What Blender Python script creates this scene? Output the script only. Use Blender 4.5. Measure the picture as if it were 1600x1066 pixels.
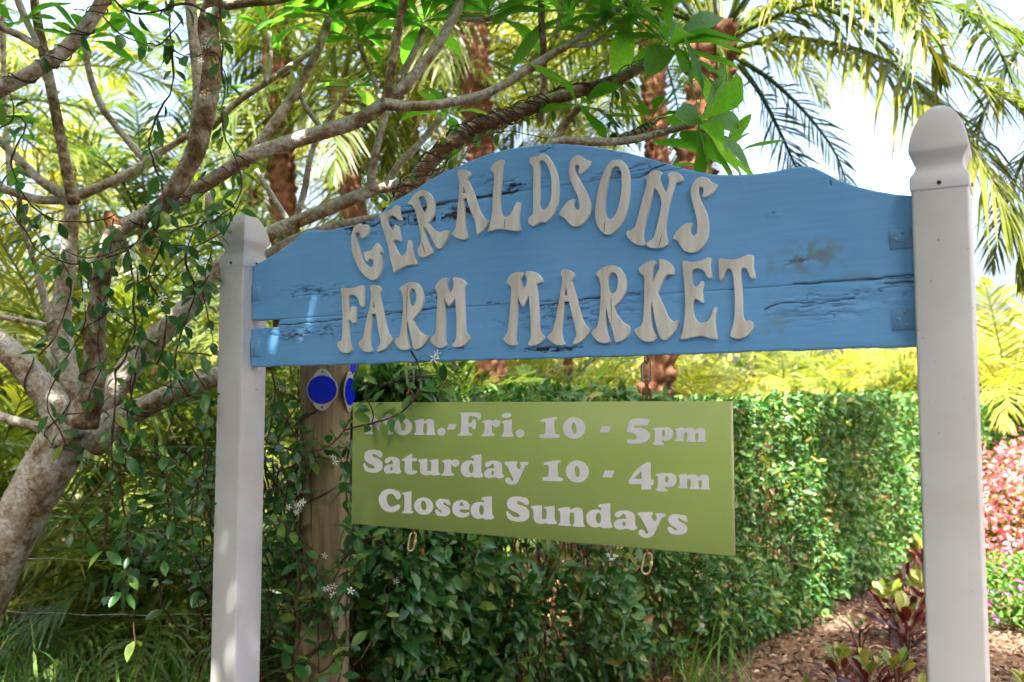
import bpy, math, random
import numpy as np
from mathutils import Vector, Matrix, Quaternion
R = math.radians
random.seed(7)
rng = np.random.default_rng(11)
for _o in list(bpy.data.objects):
    bpy.data.objects.remove(_o)
scene = bpy.context.scene
COL = scene.collection

# ------------------------------------------------------------------ camera
W, H, F = 1600.0, 1066.0, 1391.8          # photograph size and focal length in its pixels
PITCH, YAW = 0.0733, -0.5249
CAM = np.array([2.5851, -2.4155, 1.55])
FW = np.array([math.sin(YAW) * math.cos(PITCH), math.cos(YAW) * math.cos(PITCH), math.sin(PITCH)])
RT = np.array([math.cos(YAW), -math.sin(YAW), 0.0])
UP = np.cross(RT, FW)
cd = bpy.data.cameras.new('camera')
cam = bpy.data.objects.new('camera', cd)
COL.objects.link(cam)
m = Matrix.Identity(4)
for i in range(3):
    m[i][0], m[i][1], m[i][2], m[i][3] = RT[i], UP[i], -FW[i], CAM[i]
cam.matrix_world = m
cd.sensor_width = 36.0
cd.lens = 36.0 * F / W
cd.clip_end = 900
cd.clip_start = 0.05
cd.dof.use_dof = True
cd.dof.focus_distance = 2.85
cd.dof.aperture_fstop = 2.9
scene.camera = cam

# ------------------------------------------------------------------ sky, sun, exposure
SUN = np.array([0.25, -0.45, 0.86]); SUN /= np.linalg.norm(SUN)
world = bpy.data.worlds.new('World'); scene.world = world; world.use_nodes = True
wn = world.node_tree.nodes; wl = world.node_tree.links
wn.clear()
sky = wn.new('ShaderNodeTexSky'); sky.sky_type = 'NISHITA'; sky.sun_disc = False
sky.sun_elevation = math.asin(SUN[2]); sky.sun_rotation = math.atan2(SUN[0], SUN[1])
sky.air_density = 0.9; sky.dust_density = 9.0; sky.ozone_density = 0.6; sky.altitude = 0
bg = wn.new('ShaderNodeBackground'); bg.inputs[1].default_value = 0.15
wo = wn.new('ShaderNodeOutputWorld')
wl.new(sky.outputs[0], bg.inputs[0]); wl.new(bg.outputs[0], wo.inputs[0])
sl = bpy.data.lights.new('sun', 'SUN'); sl.energy = 5.0; sl.angle = R(0.53); sl.color = (1.0, 0.95, 0.88)
so = bpy.data.objects.new('sun', sl); COL.objects.link(so)
so.rotation_euler = Vector(-SUN).to_track_quat('-Z', 'Y').to_euler()
so.location = tuple(SUN * 30)
scene.view_settings.view_transform = 'Standard'
scene.view_settings.look = 'None'
scene.view_settings.gamma = 1.0
scene.view_settings.use_curve_mapping = False
scene.view_settings.exposure = 2.45
scene.render.engine = 'CYCLES'
scene.cycles.use_denoising = True
scene.cycles.use_adaptive_sampling = True
scene.cycles.adaptive_threshold = 0.03
scene.cycles.use_light_tree = False
scene.cycles.max_bounces = 4
scene.cycles.diffuse_bounces = 3
scene.cycles.glossy_bounces = 2
scene.cycles.transmission_bounces = 4
scene.cycles.caustics_reflective = False
scene.cycles.caustics_refractive = False

# ------------------------------------------------------------------ placing helpers
def at(px, py, d):
    """point seen at photo pixel px,py, d metres in front of the camera"""
    return CAM + d * (FW + (px - W / 2) / F * RT - (py - H / 2) / F * UP)
def on_y(px, py, y):
    v = FW + (px - W / 2) / F * RT - (py - H / 2) / F * UP
    return CAM + v * ((y - CAM[1]) / v[1])
def ground(px, d):
    v = FW + (px - W / 2) / F * RT
    p = CAM + v * d
    return np.array([p[0], p[1], 0.0])

def vn(x, y, seed=0):
    x = np.asarray(x, float); y = np.asarray(y, float)
    xi = np.floor(x); yi = np.floor(y); fx = x - xi; fy = y - yi
    fx = fx * fx * (3 - 2 * fx); fy = fy * fy * (3 - 2 * fy)
    def h(a, b):
        s = np.sin(a * 127.1 + b * 311.7 + seed * 74.7) * 43758.5453
        return s - np.floor(s)
    return (h(xi, yi) * (1 - fx) + h(xi + 1, yi) * fx) * (1 - fy) + (h(xi, yi + 1) * (1 - fx) + h(xi + 1, yi + 1) * fx) * fy
def fbm(x, y, o=3, seed=0):
    s = 0; a = 0.5
    for k in range(o):
        s = s + a * vn(x * 2 ** k, y * 2 ** k, seed + k); a *= 0.5
    return s
def nrm(v):
    v = np.asarray(v, float)
    return v / np.maximum(np.linalg.norm(v, axis=-1, keepdims=True), 1e-9)

# ------------------------------------------------------------------ mesh helpers
def mesh_np(name, V, quads=None, tris=None, mat=None, smooth=False, attrs=None):
    V = np.asarray(V, np.float32).reshape(-1, 3)
    q = np.zeros((0, 4), np.int32) if quads is None else np.asarray(quads, np.int32).reshape(-1, 4)
    t = np.zeros((0, 3), np.int32) if tris is None else np.asarray(tris, np.int32).reshape(-1, 3)
    me = bpy.data.meshes.new(name)
    me.vertices.add(len(V)); me.vertices.foreach_set('co', V.ravel())
    loops = np.concatenate([q.ravel(), t.ravel()]).astype(np.int32)
    me.loops.add(len(loops)); me.loops.foreach_set('vertex_index', loops)
    n = len(q) + len(t)
    me.polygons.add(n)
    st = np.concatenate([np.arange(len(q)) * 4, len(q) * 4 + np.arange(len(t)) * 3]).astype(np.int32)
    me.polygons.foreach_set('loop_start', st)
    me.update(calc_edges=True)
    if smooth:
        me.polygons.foreach_set('use_smooth', np.ones(n, bool))
    for k, a in (attrs or {}).items():
        at_ = me.attributes.new(k, 'FLOAT', 'POINT')
        at_.data.foreach_set('value', np.asarray(a, np.float32).ravel())
    if mat is not None:
        me.materials.append(mat)
    return me
def obj(name, me, parent=None, loc=None, rot=None, scale=None):
    o = bpy.data.objects.new(name, me)
    COL.objects.link(o)
    if parent is not None:
        o.parent = parent
    if loc is not None:
        o.location = tuple(loc)
    if rot is not None:
        if isinstance(rot, Quaternion):
            o.rotation_mode = 'QUATERNION'; o.rotation_quaternion = rot
        else:
            o.rotation_euler = tuple(rot)
    if scale is not None:
        o.scale = (scale,) * 3 if not hasattr(scale, '__len__') else tuple(scale)
    return o
def tag(o, label=None, cat=None, group=None, kind=None):
    if label: o['label'] = label
    if cat: o['category'] = cat
    if group: o['group'] = group
    if kind: o['kind'] = kind
    return o
def thing(name, loc, label, cat, group=None, rz=0):
    o = obj(name, None, None, loc, (0, 0, rz))
    o.empty_display_size = 0.1
    return tag(o, label, cat, group)
class MB:
    def __init__(s):
        s.V = []; s.Q = []; s.T = []; s.n = 0; s.A = []
    def add(s, V, Q=None, T=None, a=0.0):
        V = np.asarray(V, float).reshape(-1, 3)
        s.V.append(V)
        if Q is not None and len(Q): s.Q.append(np.asarray(Q, int).reshape(-1, 4) + s.n)
        if T is not None and len(T): s.T.append(np.asarray(T, int).reshape(-1, 3) + s.n)
        s.A.append(np.full(len(V), a) if np.isscalar(a) else np.asarray(a))
        s.n += len(V)
        return s
    def mesh(s, name, mat, smooth=False, origin=None):
        V = np.concatenate(s.V)
        if origin is not None: V = V - np.asarray(origin)
        return mesh_np(name, V, np.concatenate(s.Q) if s.Q else None, np.concatenate(s.T) if s.T else None, mat, smooth, {'var': np.concatenate(s.A)})
def smooth_path(P, n=8):
    """Catmull-Rom through rows of P (any number of columns), n steps per span"""
    P = np.asarray(P, float)
    if len(P) < 3:
        t = np.linspace(0, 1, n + 1)[:, None]
        return P[0] * (1 - t) + P[1] * t
    Q = np.vstack([2 * P[0] - P[1], P, 2 * P[-1] - P[-2]])
    out = []
    for i in range(1, len(Q) - 2):
        p0, p1, p2, p3 = Q[i - 1], Q[i], Q[i + 1], Q[i + 2]
        for t in np.arange(n) / n:
            out.append(0.5 * (2 * p1 + (p2 - p0) * t + (2 * p0 - 5 * p1 + 4 * p2 - p3) * t * t + (3 * p1 - p0 - 3 * p2 + p3) * t ** 3))
    out.append(P[-1])
    return np.array(out)
def tube(P, r, k=8, lump=0.0, seed=0, caps=True):
    P = np.asarray(P, float); n = len(P)
    r = np.broadcast_to(np.asarray(r, float), (n,))
    T = nrm(np.gradient(P, axis=0))
    a = np.array([0, 0, 1.0]) if abs(T[0][2]) < 0.9 else np.array([1.0, 0, 0])
    N = np.zeros((n, 3)); N[0] = nrm(np.cross(T[0], a))
    for i in range(1, n):
        v = N[i - 1] - T[i] * np.dot(N[i - 1], T[i]); N[i] = nrm(v)
    B = np.cross(T, N)
    th = np.arange(k) * 2 * math.pi / k
    rr = r[:, None] * np.ones(k)[None]
    if lump:
        s = np.concatenate([[0], np.cumsum(np.linalg.norm(np.diff(P, axis=0), axis=1))])
        rr = rr * (1 + lump * (fbm(s[:, None] * 14 + 0 * th[None], np.cos(th)[None] * 1.3 + 3 + 0 * s[:, None], 3, seed) +
                               0.6 * fbm(s[:, None] * 30, np.sin(th)[None] * 1.5 + 9, 2, seed + 5) - 0.66))
    V = P[:, None] + rr[..., None] * (N[:, None] * np.cos(th)[None, :, None] + B[:, None] * np.sin(th)[None, :, None])
    i = np.arange(n - 1)[:, None]; j = np.arange(k)[None]; j2 = (j + 1) % k
    Q = np.stack([i * k + j, i * k + j2, (i + 1) * k + j2, (i + 1) * k + j], -1).reshape(-1, 4)
    V = V.reshape(-1, 3); Tr = []
    if caps:
        V = np.vstack([V, P[0] - T[0] * r[0] * 0.3, P[-1] + T[-1] * r[-1] * 0.3])
        c0, c1 = len(V) - 2, len(V) - 1
        for jj in range(k):
            Tr.append((c0, (jj + 1) % k, jj)); Tr.append((c1, (n - 1) * k + jj, (n - 1) * k + (jj + 1) % k))
    return V, Q, Tr
def box(x0, x1, y0, y1, z0, z1, bev=0.0):
    """closed box with chamfered edges"""
    b = bev
    if b <= 0:
        V = [(x, y, z) for z in (z0, z1) for y in (y0, y1) for x in (x0, x1)]
        return np.array(V), np.array([(0, 2, 3, 1), (4, 5, 7, 6), (0, 1, 5, 4), (2, 6, 7, 3), (0, 4, 6, 2), (1, 3, 7, 5)]), []
    c = np.array([(x0 + x1) / 2, (y0 + y1) / 2, (z0 + z1) / 2]); h = np.array([x1 - x0, y1 - y0, z1 - z0]) / 2
    V = []; idx = {}
    for sx in (-1, 1):
        for sy in (-1, 1):
            for sz in (-1, 1):
                s = np.array([sx, sy, sz])
                for ax in range(3):
                    p = c + s * (h - b); p[ax] = c[ax] + s[ax] * h[ax]
                    idx[(sx, sy, sz, ax)] = len(V); V.append(p)
    Q = []; T = []
    for ax in range(3):
        u, v = [a for a in range(3) if a != ax]
        for s in (-1, 1):
            ring = []
            for a, bb in ((-1, -1), (1, -1), (1, 1), (-1, 1)):
                k = [0, 0, 0]; k[ax] = s; k[u] = a; k[v] = bb
                ring.append(idx[(*k, ax)])
            flip = (s < 0) ^ (ax == 1)
            Q.append(ring[::-1] if flip else ring)
    for ax in range(3):     # edges along ax
        u, v = [a for a in range(3) if a != ax]
        for a in (-1, 1):
            for bb in (-1, 1):
                k0 = [0, 0, 0]; k0[u] = a; k0[v] = bb; k0[ax] = -1
                k1 = list(k0); k1[ax] = 1
                Q.append([idx[(*k0, u)], idx[(*k1, u)], idx[(*k1, v)], idx[(*k0, v)]])
    for sx in (-1, 1):
        for sy in (-1, 1):
            for sz in (-1, 1):
                T.append([idx[(sx, sy, sz, a)] for a in range(3)])
    return np.array(V), np.array(Q), np.array(T)
def fix_normals(me):
    import bmesh
    bm = bmesh.new(); bm.from_mesh(me); bmesh.ops.recalc_face_normals(bm, faces=bm.faces); bm.to_mesh(me); bm.free()
    return me

# leaves -----------------------------------------------------------
def leaf_shape(kind):
    """outline stations along the leaf (t, half width); returns unit-length template with a folded, arched blade"""
    if kind == 'jasmine': st = [(0, .015), (.1, .10), (.26, .195), (.46, .25), (.66, .22), (.85, .12), (.95, .04), (1, 0)]; fold, arch = .30, .18
    elif kind == 'plumeria': st = [(0, .012), (.1, .022), (.25, .06), (.42, .108), (.6, .142), (.75, .138), (.88, .092), (.96, .042), (1, 0)]; fold, arch = .20, .22
    elif kind == 'croton': st = [(0, .02), (.25, .08), (.6, .19), (.85, .16), (1, 0)]; fold, arch = .2, .2
    elif kind == 'blade': st = [(0, .02), (.3, .03), (.7, .02), (1, 0)]; fold, arch = .3, .5
    return st, fold, arch
def leaf_template(kind, arch_mul=1.0):
    st, fold, arch = leaf_shape(kind)
    V = []; Q = []; T = []
    for t, w in st[:-1]:
        z = arch * arch_mul * (-(t * t))
        V += [(t, w, z + fold * w), (t, 0, z), (t, -w, z + fold * w)]
    V.append((1, 0, -arch * arch_mul))
    n = len(st) - 1
    for i in range(n - 1):
        a = 3 * i
        Q += [(a, a + 1, a + 4, a + 3), (a + 1, a + 2, a + 5, a + 4)]
    a = 3 * (n - 1); T = [(a, a + 1, a + 3), (a + 1, a + 2, a + 3)]
    return np.array(V, float), np.array(Q), np.array(T)
def cloud(P, D, N, S, kind='jasmine', simple=True):
    """many leaves as one mesh: positions, axes, normals, lengths"""
    P = np.asarray(P, float); D = nrm(D); n = len(P)
    B = nrm(np.cross(N, D)); N = np.cross(D, B)
    if simple:
        st, fold, arch = leaf_shape(kind); w = max(s[1] for s in st)
        Vt = np.array([(0, 0, 0), (.32, w * .85, fold * w), (.68, w * .8, fold * w - arch * .35), (1, 0, -arch), (.68, -w * .8, fold * w - arch * .35), (.32, -w * .85, fold * w)])
        Qt = np.array([(0, 3, 2, 1), (0, 5, 4, 3)]); Tt = np.zeros((0, 3), int)
    else:
        Vt, Qt, Tt = leaf_template(kind)
    S = np.asarray(S, float)
    V = P[:, None] + S[:, None, None] * (Vt[None, :, 0, None] * D[:, None] + Vt[None, :, 1, None] * B[:, None] + Vt[None, :, 2, None] * N[:, None])
    off = (np.arange(n) * len(Vt))[:, None, None]
    Q = (Qt[None] + off).reshape(-1, 4); T = (Tt[None] + off).reshape(-1, 3) if len(Tt) else None
    var = np.repeat(rng.random(n), len(Vt))
    return V.reshape(-1, 3), Q, T, var
def frame_quat(d, n):
    d = nrm(d); b = nrm(np.cross(n, d)); n2 = np.cross(d, b)
    return Matrix((tuple(d), tuple(b), tuple(n2))).transposed().to_quaternion()
def rand_unit(n):
    v = rng.normal(size=(n, 3)); return nrm(v)

# ------------------------------------------------------------------ materials
def newmat(name):
    mt = bpy.data.materials.new(name); mt.use_nodes = True
    nt = mt.node_tree; nt.nodes.clear()
    out = nt.nodes.new('ShaderNodeOutputMaterial')
    return mt, nt, out
def N(nt, typ, **kw):
    n = nt.nodes.new(typ)
    for k, v in kw.items():
        if k.startswith('i_'):
            n.inputs[int(k[2:]) if k[2:].isdigit() else k[2:]].default_value = v
        else:
            setattr(n, k, v)
    return n
def ramp(nt, fac, stops):
    n = nt.nodes.new('ShaderNodeValToRGB')
    while len(n.color_ramp.elements) < len(stops): n.color_ramp.elements.new(0.5)
    for e, (p, c) in zip(n.color_ramp.elements, stops):
        e.position = p; e.color = (*c, 1) if len(c) == 3 else c
    nt.links.new(fac, n.inputs[0])
    return n
def texco(nt, scale=(1, 1, 1), kind='Object'):
    tc = nt.nodes.new('ShaderNodeTexCoord'); mp = nt.nodes.new('ShaderNodeMapping')
    mp.inputs['Scale'].default_value = scale
    nt.links.new(tc.outputs[kind], mp.inputs[0])
    return mp.outputs[0]
def principled(nt, out, rough=.5, spec=.5, metal=0.0):
    p = nt.nodes.new('ShaderNodeBsdfPrincipled')
    p.inputs['Roughness'].default_value = rough
    p.inputs['Specular IOR Level'].default_value = spec
    p.inputs['Metallic'].default_value = metal
    nt.links.new(p.outputs[0], out.inputs[0])
    return p
def noise_mat(name, c1, c2, scale=8, rough=.6, bump=0.0, bscale=40, spec=.4, stretch=(1, 1, 1), metal=0.0, detail=6, lo=.35, hi=.65):
    mt, nt, out = newmat(name); p = principled(nt, out, rough, spec, metal)
    v = texco(nt, stretch)
    n = N(nt, 'ShaderNodeTexNoise', i_Scale=scale, i_Detail=detail); nt.links.new(v, n.inputs['Vector'])
    r = ramp(nt, n.outputs['Fac'], [(lo, c1), (hi, c2)])
    nt.links.new(r.outputs[0], p.inputs['Base Color'])
    if bump:
        n2 = N(nt, 'ShaderNodeTexNoise', i_Scale=bscale, i_Detail=5); nt.links.new(v, n2.inputs['Vector'])
        b = N(nt, 'ShaderNodeBump', i_Strength=bump, i_Distance=0.01)
        nt.links.new(n2.outputs['Fac'], b.inputs['Height']); nt.links.new(b.outputs[0], p.inputs['Normal'])
    return mt
def leaf_mat(name, stops, rough=.45, trans=.35, tint=(1.0, 1.15, .45), spec=.35):
    """leaf: colour varies from leaf to leaf (per object or per leaf of a mesh), part of the light passes through"""
    mt, nt, out = newmat(name)
    at_ = N(nt, 'ShaderNodeAttribute', attribute_name='var'); oi = N(nt, 'ShaderNodeObjectInfo')
    ad = N(nt, 'ShaderNodeMath', operation='ADD'); fr = N(nt, 'ShaderNodeMath', operation='FRACT')
    nt.links.new(at_.outputs['Fac'], ad.inputs[0]); nt.links.new(oi.outputs['Random'], ad.inputs[1]); nt.links.new(ad.outputs[0], fr.inputs[0])
    r = ramp(nt, fr.outputs[0], stops)
    v = texco(nt); nz = N(nt, 'ShaderNodeTexNoise', i_Scale=22, i_Detail=3); nt.links.new(v, nz.inputs['Vector'])
    mx = N(nt, 'ShaderNodeMix', data_type='RGBA', blend_type='MULTIPLY', i_0=.55)
    rr = ramp(nt, nz.outputs['Fac'], [(.3, (.62, .62, .62)), (.7, (1.15, 1.15, 1.1))])
    nt.links.new(r.outputs[0], mx.inputs[6]); nt.links.new(rr.outputs[0], mx.inputs[7])
    p = nt.nodes.new('ShaderNodeBsdfPrincipled'); p.inputs['Roughness'].default_value = rough; p.inputs['Specular IOR Level'].default_value = spec
    nt.links.new(mx.outputs[2], p.inputs['Base Color'])
    tr = nt.nodes.new('ShaderNodeBsdfTranslucent')
    tm = N(nt, 'ShaderNodeMix', data_type='RGBA', blend_type='MULTIPLY', i_0=1.0); tm.inputs[7].default_value = (*[c * 1.6 for c in tint], 1)
    nt.links.new(mx.outputs[2], tm.inputs[6]); nt.links.new(tm.outputs[2], tr.inputs[0])
    ms = N(nt, 'ShaderNodeMixShader', i_0=trans)
    nt.links.new(p.outputs[0], ms.inputs[1]); nt.links.new(tr.outputs[0], ms.inputs[2]); nt.links.new(ms.outputs[0], out.inputs[0])
    return mt
def flat(name, c, rough=.5, spec=.4, metal=0.0, bump=0.0):
    return noise_mat(name, tuple(x * .9 for x in c), tuple(min(1, x * 1.06) for x in c), 14, rough, bump, 120, spec, metal=metal)

M = {}
# white vinyl with faint grime
def vinyl():
    mt, nt, out = newmat('white_vinyl'); p = principled(nt, out, .42, .45)
    v = texco(nt); n = N(nt, 'ShaderNodeTexNoise', i_Scale=5, i_Detail=7); nt.links.new(v, n.inputs['Vector'])
    r = ramp(nt, n.outputs['Fac'], [(.3, (.48, .48, .46)), (.55, (.56, .567, .575)), (.8, (.59, .60, .61))])
    vo = N(nt, 'ShaderNodeTexNoise', i_Scale=55, i_Detail=2); nt.links.new(v, vo.inputs['Vector'])
    r2 = ramp(nt, vo.outputs['Fac'], [(.74, (1, 1, 1)), (.77, (.45, .40, .34))])
    mx = N(nt, 'ShaderNodeMix', data_type='RGBA', blend_type='MULTIPLY', i_0=1.0)
    nt.links.new(r.outputs[0], mx.inputs[6]); nt.links.new(r2.outputs[0], mx.inputs[7]); nt.links.new(mx.outputs[2], p.inputs['Base Color'])
    return mt
M['vinyl'] = vinyl()
def painted_board():
    mt, nt, out = newmat('blue_paint'); p = principled(nt, out, .42, .4)
    v = texco(nt, (3, 3, 40)); n = N(nt, 'ShaderNodeTexNoise', i_Scale=2.2, i_Detail=7); nt.links.new(v, n.inputs['Vector'])
    v2 = texco(nt); nb = N(nt, 'ShaderNodeTexNoise', i_Scale=3.0, i_Detail=4); nt.links.new(v2, nb.inputs['Vector'])
    r = ramp(nt, nb.outputs['Fac'], [(.3, (.135, .375, .715)), (.7, (.175, .44, .80))])
    r1 = ramp(nt, n.outputs['Fac'], [(.3, (.92, .93, .94)), (.6, (1, 1, 1))])
    mx = N(nt, 'ShaderNodeMix', data_type='RGBA', blend_type='MULTIPLY', i_0=1.0)
    nt.links.new(r.outputs[0], mx.inputs[6]); nt.links.new(r1.outputs[0], mx.inputs[7])
    st = N(nt, 'ShaderNodeAttribute', attribute_name='stain'); ck = N(nt, 'ShaderNodeAttribute', attribute_name='crack')
    m2 = N(nt, 'ShaderNodeMix', data_type='RGBA'); m2.inputs[7].default_value = (.17, .20, .13, 1)
    nt.links.new(st.outputs['Fac'], m2.inputs[0]); nt.links.new(mx.outputs[2], m2.inputs[6])
    m3 = N(nt, 'ShaderNodeMix', data_type='RGBA'); m3.inputs[7].default_value = (.022, .016, .012, 1)
    nt.links.new(ck.outputs['Fac'], m3.inputs[0]); nt.links.new(m2.outputs[2], m3.inputs[6])
    nt.links.new(m3.outputs[2], p.inputs['Base Color'])
    b = N(nt, 'ShaderNodeBump', i_Strength=.13, i_Distance=.003)
    nt.links.new(n.outputs['Fac'], b.inputs['Height']); nt.links.new(b.outputs[0], p.inputs['Normal'])
    return mt
M['board'] = painted_board()
M['bluemetal'] = flat('blue_painted_metal', (.15, .35, .62), .4)
M['letter'] = noise_mat('cream_paint', (.56, .53, .47), (.77, .755, .71), 7, .55, .25, 60, .3, (4, 4, .7))
M['greenpanel'] = noise_mat('green_panel_paint', (.30, .405, .105), (.33, .44, .12), 3, .38, .05, 90, .4)
M['panelback'] = noise_mat('plywood_edge', (.42, .43, .22), (.52, .52, .30), 6, .6, .1, 60, .3, (2, 2, 30))
M['vinyltext'] = flat('white_sign_vinyl', (.77, .77, .81), .4)
M['screw'] = flat('rusty_screw', (.06, .032, .02), .6, .4, .3)
M['steel'] = noise_mat('weathered_steel', (.20, .17, .14), (.42, .40, .37), 30, .42, .1, 90, .5, metal=.75)
M['brass'] = noise_mat('brassy_steel', (.55, .38, .16), (.75, .58, .32), 25, .35, .1, 90, .5, metal=.8)
M['rust'] = noise_mat('rusty_iron', (.10, .04, .02), (.24, .11, .06), 40, .8, .3, 120, .2)
M['refl_blue'] = flat('blue_reflector_lens', (.005, .02, .55), .15, .6)
M['refl_grey'] = flat('grey_plastic', (.48, .46, .42), .4)
def bark(name='grey_brown_bark', sh=0.0):
    mt, nt, out = newmat(name); p = principled(nt, out, .8, .2)
    v = texco(nt)
    n = N(nt, 'ShaderNodeTexNoise', i_Scale=13, i_Detail=9, i_Roughness=.68); nt.links.new(v, n.inputs['Vector'])
    n2 = N(nt, 'ShaderNodeTexNoise', i_Scale=60, i_Detail=5); nt.links.new(v, n2.inputs['Vector'])
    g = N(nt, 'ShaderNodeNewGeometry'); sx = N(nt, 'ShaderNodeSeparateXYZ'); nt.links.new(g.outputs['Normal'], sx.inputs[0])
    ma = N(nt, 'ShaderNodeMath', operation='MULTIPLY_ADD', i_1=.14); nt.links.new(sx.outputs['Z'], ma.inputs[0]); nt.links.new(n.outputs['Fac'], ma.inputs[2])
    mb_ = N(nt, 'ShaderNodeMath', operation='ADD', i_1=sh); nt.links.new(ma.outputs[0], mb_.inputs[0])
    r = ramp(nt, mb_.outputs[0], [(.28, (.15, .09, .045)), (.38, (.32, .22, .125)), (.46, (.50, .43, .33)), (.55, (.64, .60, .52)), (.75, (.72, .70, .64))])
    r2 = ramp(nt, n2.outputs['Fac'], [(.35, (.62, .58, .52)), (.6, (1, 1, 1))])
    mx = N(nt, 'ShaderNodeMix', data_type='RGBA', blend_type='MULTIPLY', i_0=.8)
    nt.links.new(r.outputs[0], mx.inputs[6]); nt.links.new(r2.outputs[0], mx.inputs[7]); nt.links.new(mx.outputs[2], p.inputs['Base Color'])
    b = N(nt, 'ShaderNodeBump', i_Strength=.9, i_Distance=.02); nt.links.new(n2.outputs['Fac'], b.inputs['Height']); nt.links.new(b.outputs[0], p.inputs['Normal'])
    return mt
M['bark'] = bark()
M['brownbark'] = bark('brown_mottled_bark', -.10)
M['deadwood'] = noise_mat('split_dead_wood', (.12, .045, .02), (.42, .20, .09), 30, .85, .5, 70, .2)
M['vinestem'] = noise_mat('vine_stem', (.045, .022, .014), (.13, .07, .045), 20, .7, .2, 80, .25)
M['pole'] = noise_mat('weathered_pole_wood', (.15, .115, .055), (.33, .265, .15), 3, .8, .45, 14, .2, (9, 9, .8), detail=9)
M['wire'] = flat('galvanised_wire', (.42, .41, .39), .45, .5, .6)
M['jas'] = leaf_mat('jasmine_leaf', [(0, (.026, .10, .028)), (.35, (.042, .15, .034)), (.75, (.07, .20, .04)), (.93, (.15, .26, .045)), (1, (.22, .30, .05))], .28, .25, spec=.5)
M['jasfar'] = leaf_mat('hedge_leaf', [(0, (.025, .095, .026)), (.4, (.045, .145, .028)), (.75, (.085, .19, .034)), (.93, (.18, .25, .04)), (.97, (.28, .28, .06)), (1, (.22, .09, .03))], .46, .25, spec=.45)
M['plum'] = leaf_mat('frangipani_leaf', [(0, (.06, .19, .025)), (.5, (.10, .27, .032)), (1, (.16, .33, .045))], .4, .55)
M['plumshade'] = leaf_mat('shade_canopy_leaf', [(0, (.035, .12, .03)), (1, (.07, .18, .04))], .4, .22, (1, 1.1, .7))  # darker, less translucent leaves so the added canopy passes less yellow light
M['frond_d'] = leaf_mat('shaded_tone_frond', [(0, (.022, .065, .016)), (.6, (.05, .105, .02)), (1, (.12, .15, .025))], .4, .3)  # darker copy: shade of understorey and silhouetted fronds put into the colour
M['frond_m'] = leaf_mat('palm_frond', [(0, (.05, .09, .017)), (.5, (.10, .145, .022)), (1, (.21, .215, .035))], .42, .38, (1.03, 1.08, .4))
M['frond_y'] = leaf_mat('sunlit_tone_frond', [(0, (.085, .135, .022)), (.5, (.19, .215, .034)), (1, (.36, .315, .06))], .42, .42, (1.03, 1.08, .42))  # paler yellow copy: sunlight on the far palms put into the colour
M['treefar'] = leaf_mat('broadleaf_foliage', [(0, (.05, .09, .018)), (.5, (.13, .16, .025)), (1, (.27, .25, .04))], .45, .4, (1.03, 1.08, .4))
M['treedark'] = leaf_mat('dark_foliage', [(0, (.02, .05, .015)), (1, (.05, .09, .02))], .5, .2)
M['palmtrunk'] = noise_mat('palm_trunk', (.05, .020, .011), (.19, .085, .045), 9, .85, .4, 50, .2, lo=.3, hi=.68)
M['petal'] = flat('white_petal', (.82, .82, .76), .5)
M['deadflower'] = flat('withered_flower', (.24, .11, .045), .7)
M['croton_r'] = leaf_mat('croton_red_leaf', [(0, (.035, .010, .014)), (.5, (.09, .016, .018)), (.8, (.14, .03, .02)), (1, (.10, .07, .02))], .35, .2, (1.2, .6, .4), .5)
M['croton_y'] = leaf_mat('croton_yellow_leaf', [(0, (.06, .11, .02)), (.5, (.16, .19, .025)), (1, (.27, .24, .04))], .35, .25, spec=.5)
M['grass'] = leaf_mat('grass_blade', [(0, (.04, .13, .02)), (.6, (.09, .21, .03)), (.9, (.17, .26, .05)), (1, (.28, .22, .09))], .45, .3)
M['pink'] = leaf_mat('pink_bract', [(0, (.48, .06, .11)), (.45, (.62, .16, .21)), (.8, (.74, .36, .38)), (1, (.80, .58, .54))], .55, .3, (1, .7, .7))
M['purple'] = leaf_mat('purple_petal', [(0, (.34, .08, .42)), (.6, (.52, .16, .52)), (1, (.55, .05, .22))], .55, .3, (1, .7, 1))
M['chip'] = leaf_mat('wood_chip', [(0, (.05, .030, .020)), (.5, (.14, .085, .055)), (.85, (.24, .165, .115)), (1, (.42, .34, .27))], .85, .03, spec=.2)
M['litter'] = leaf_mat('dead_leaf', [(0, (.10, .05, .02)), (.6, (.24, .12, .045)), (1, (.38, .24, .11))], .75, .1, spec=.2)

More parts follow.
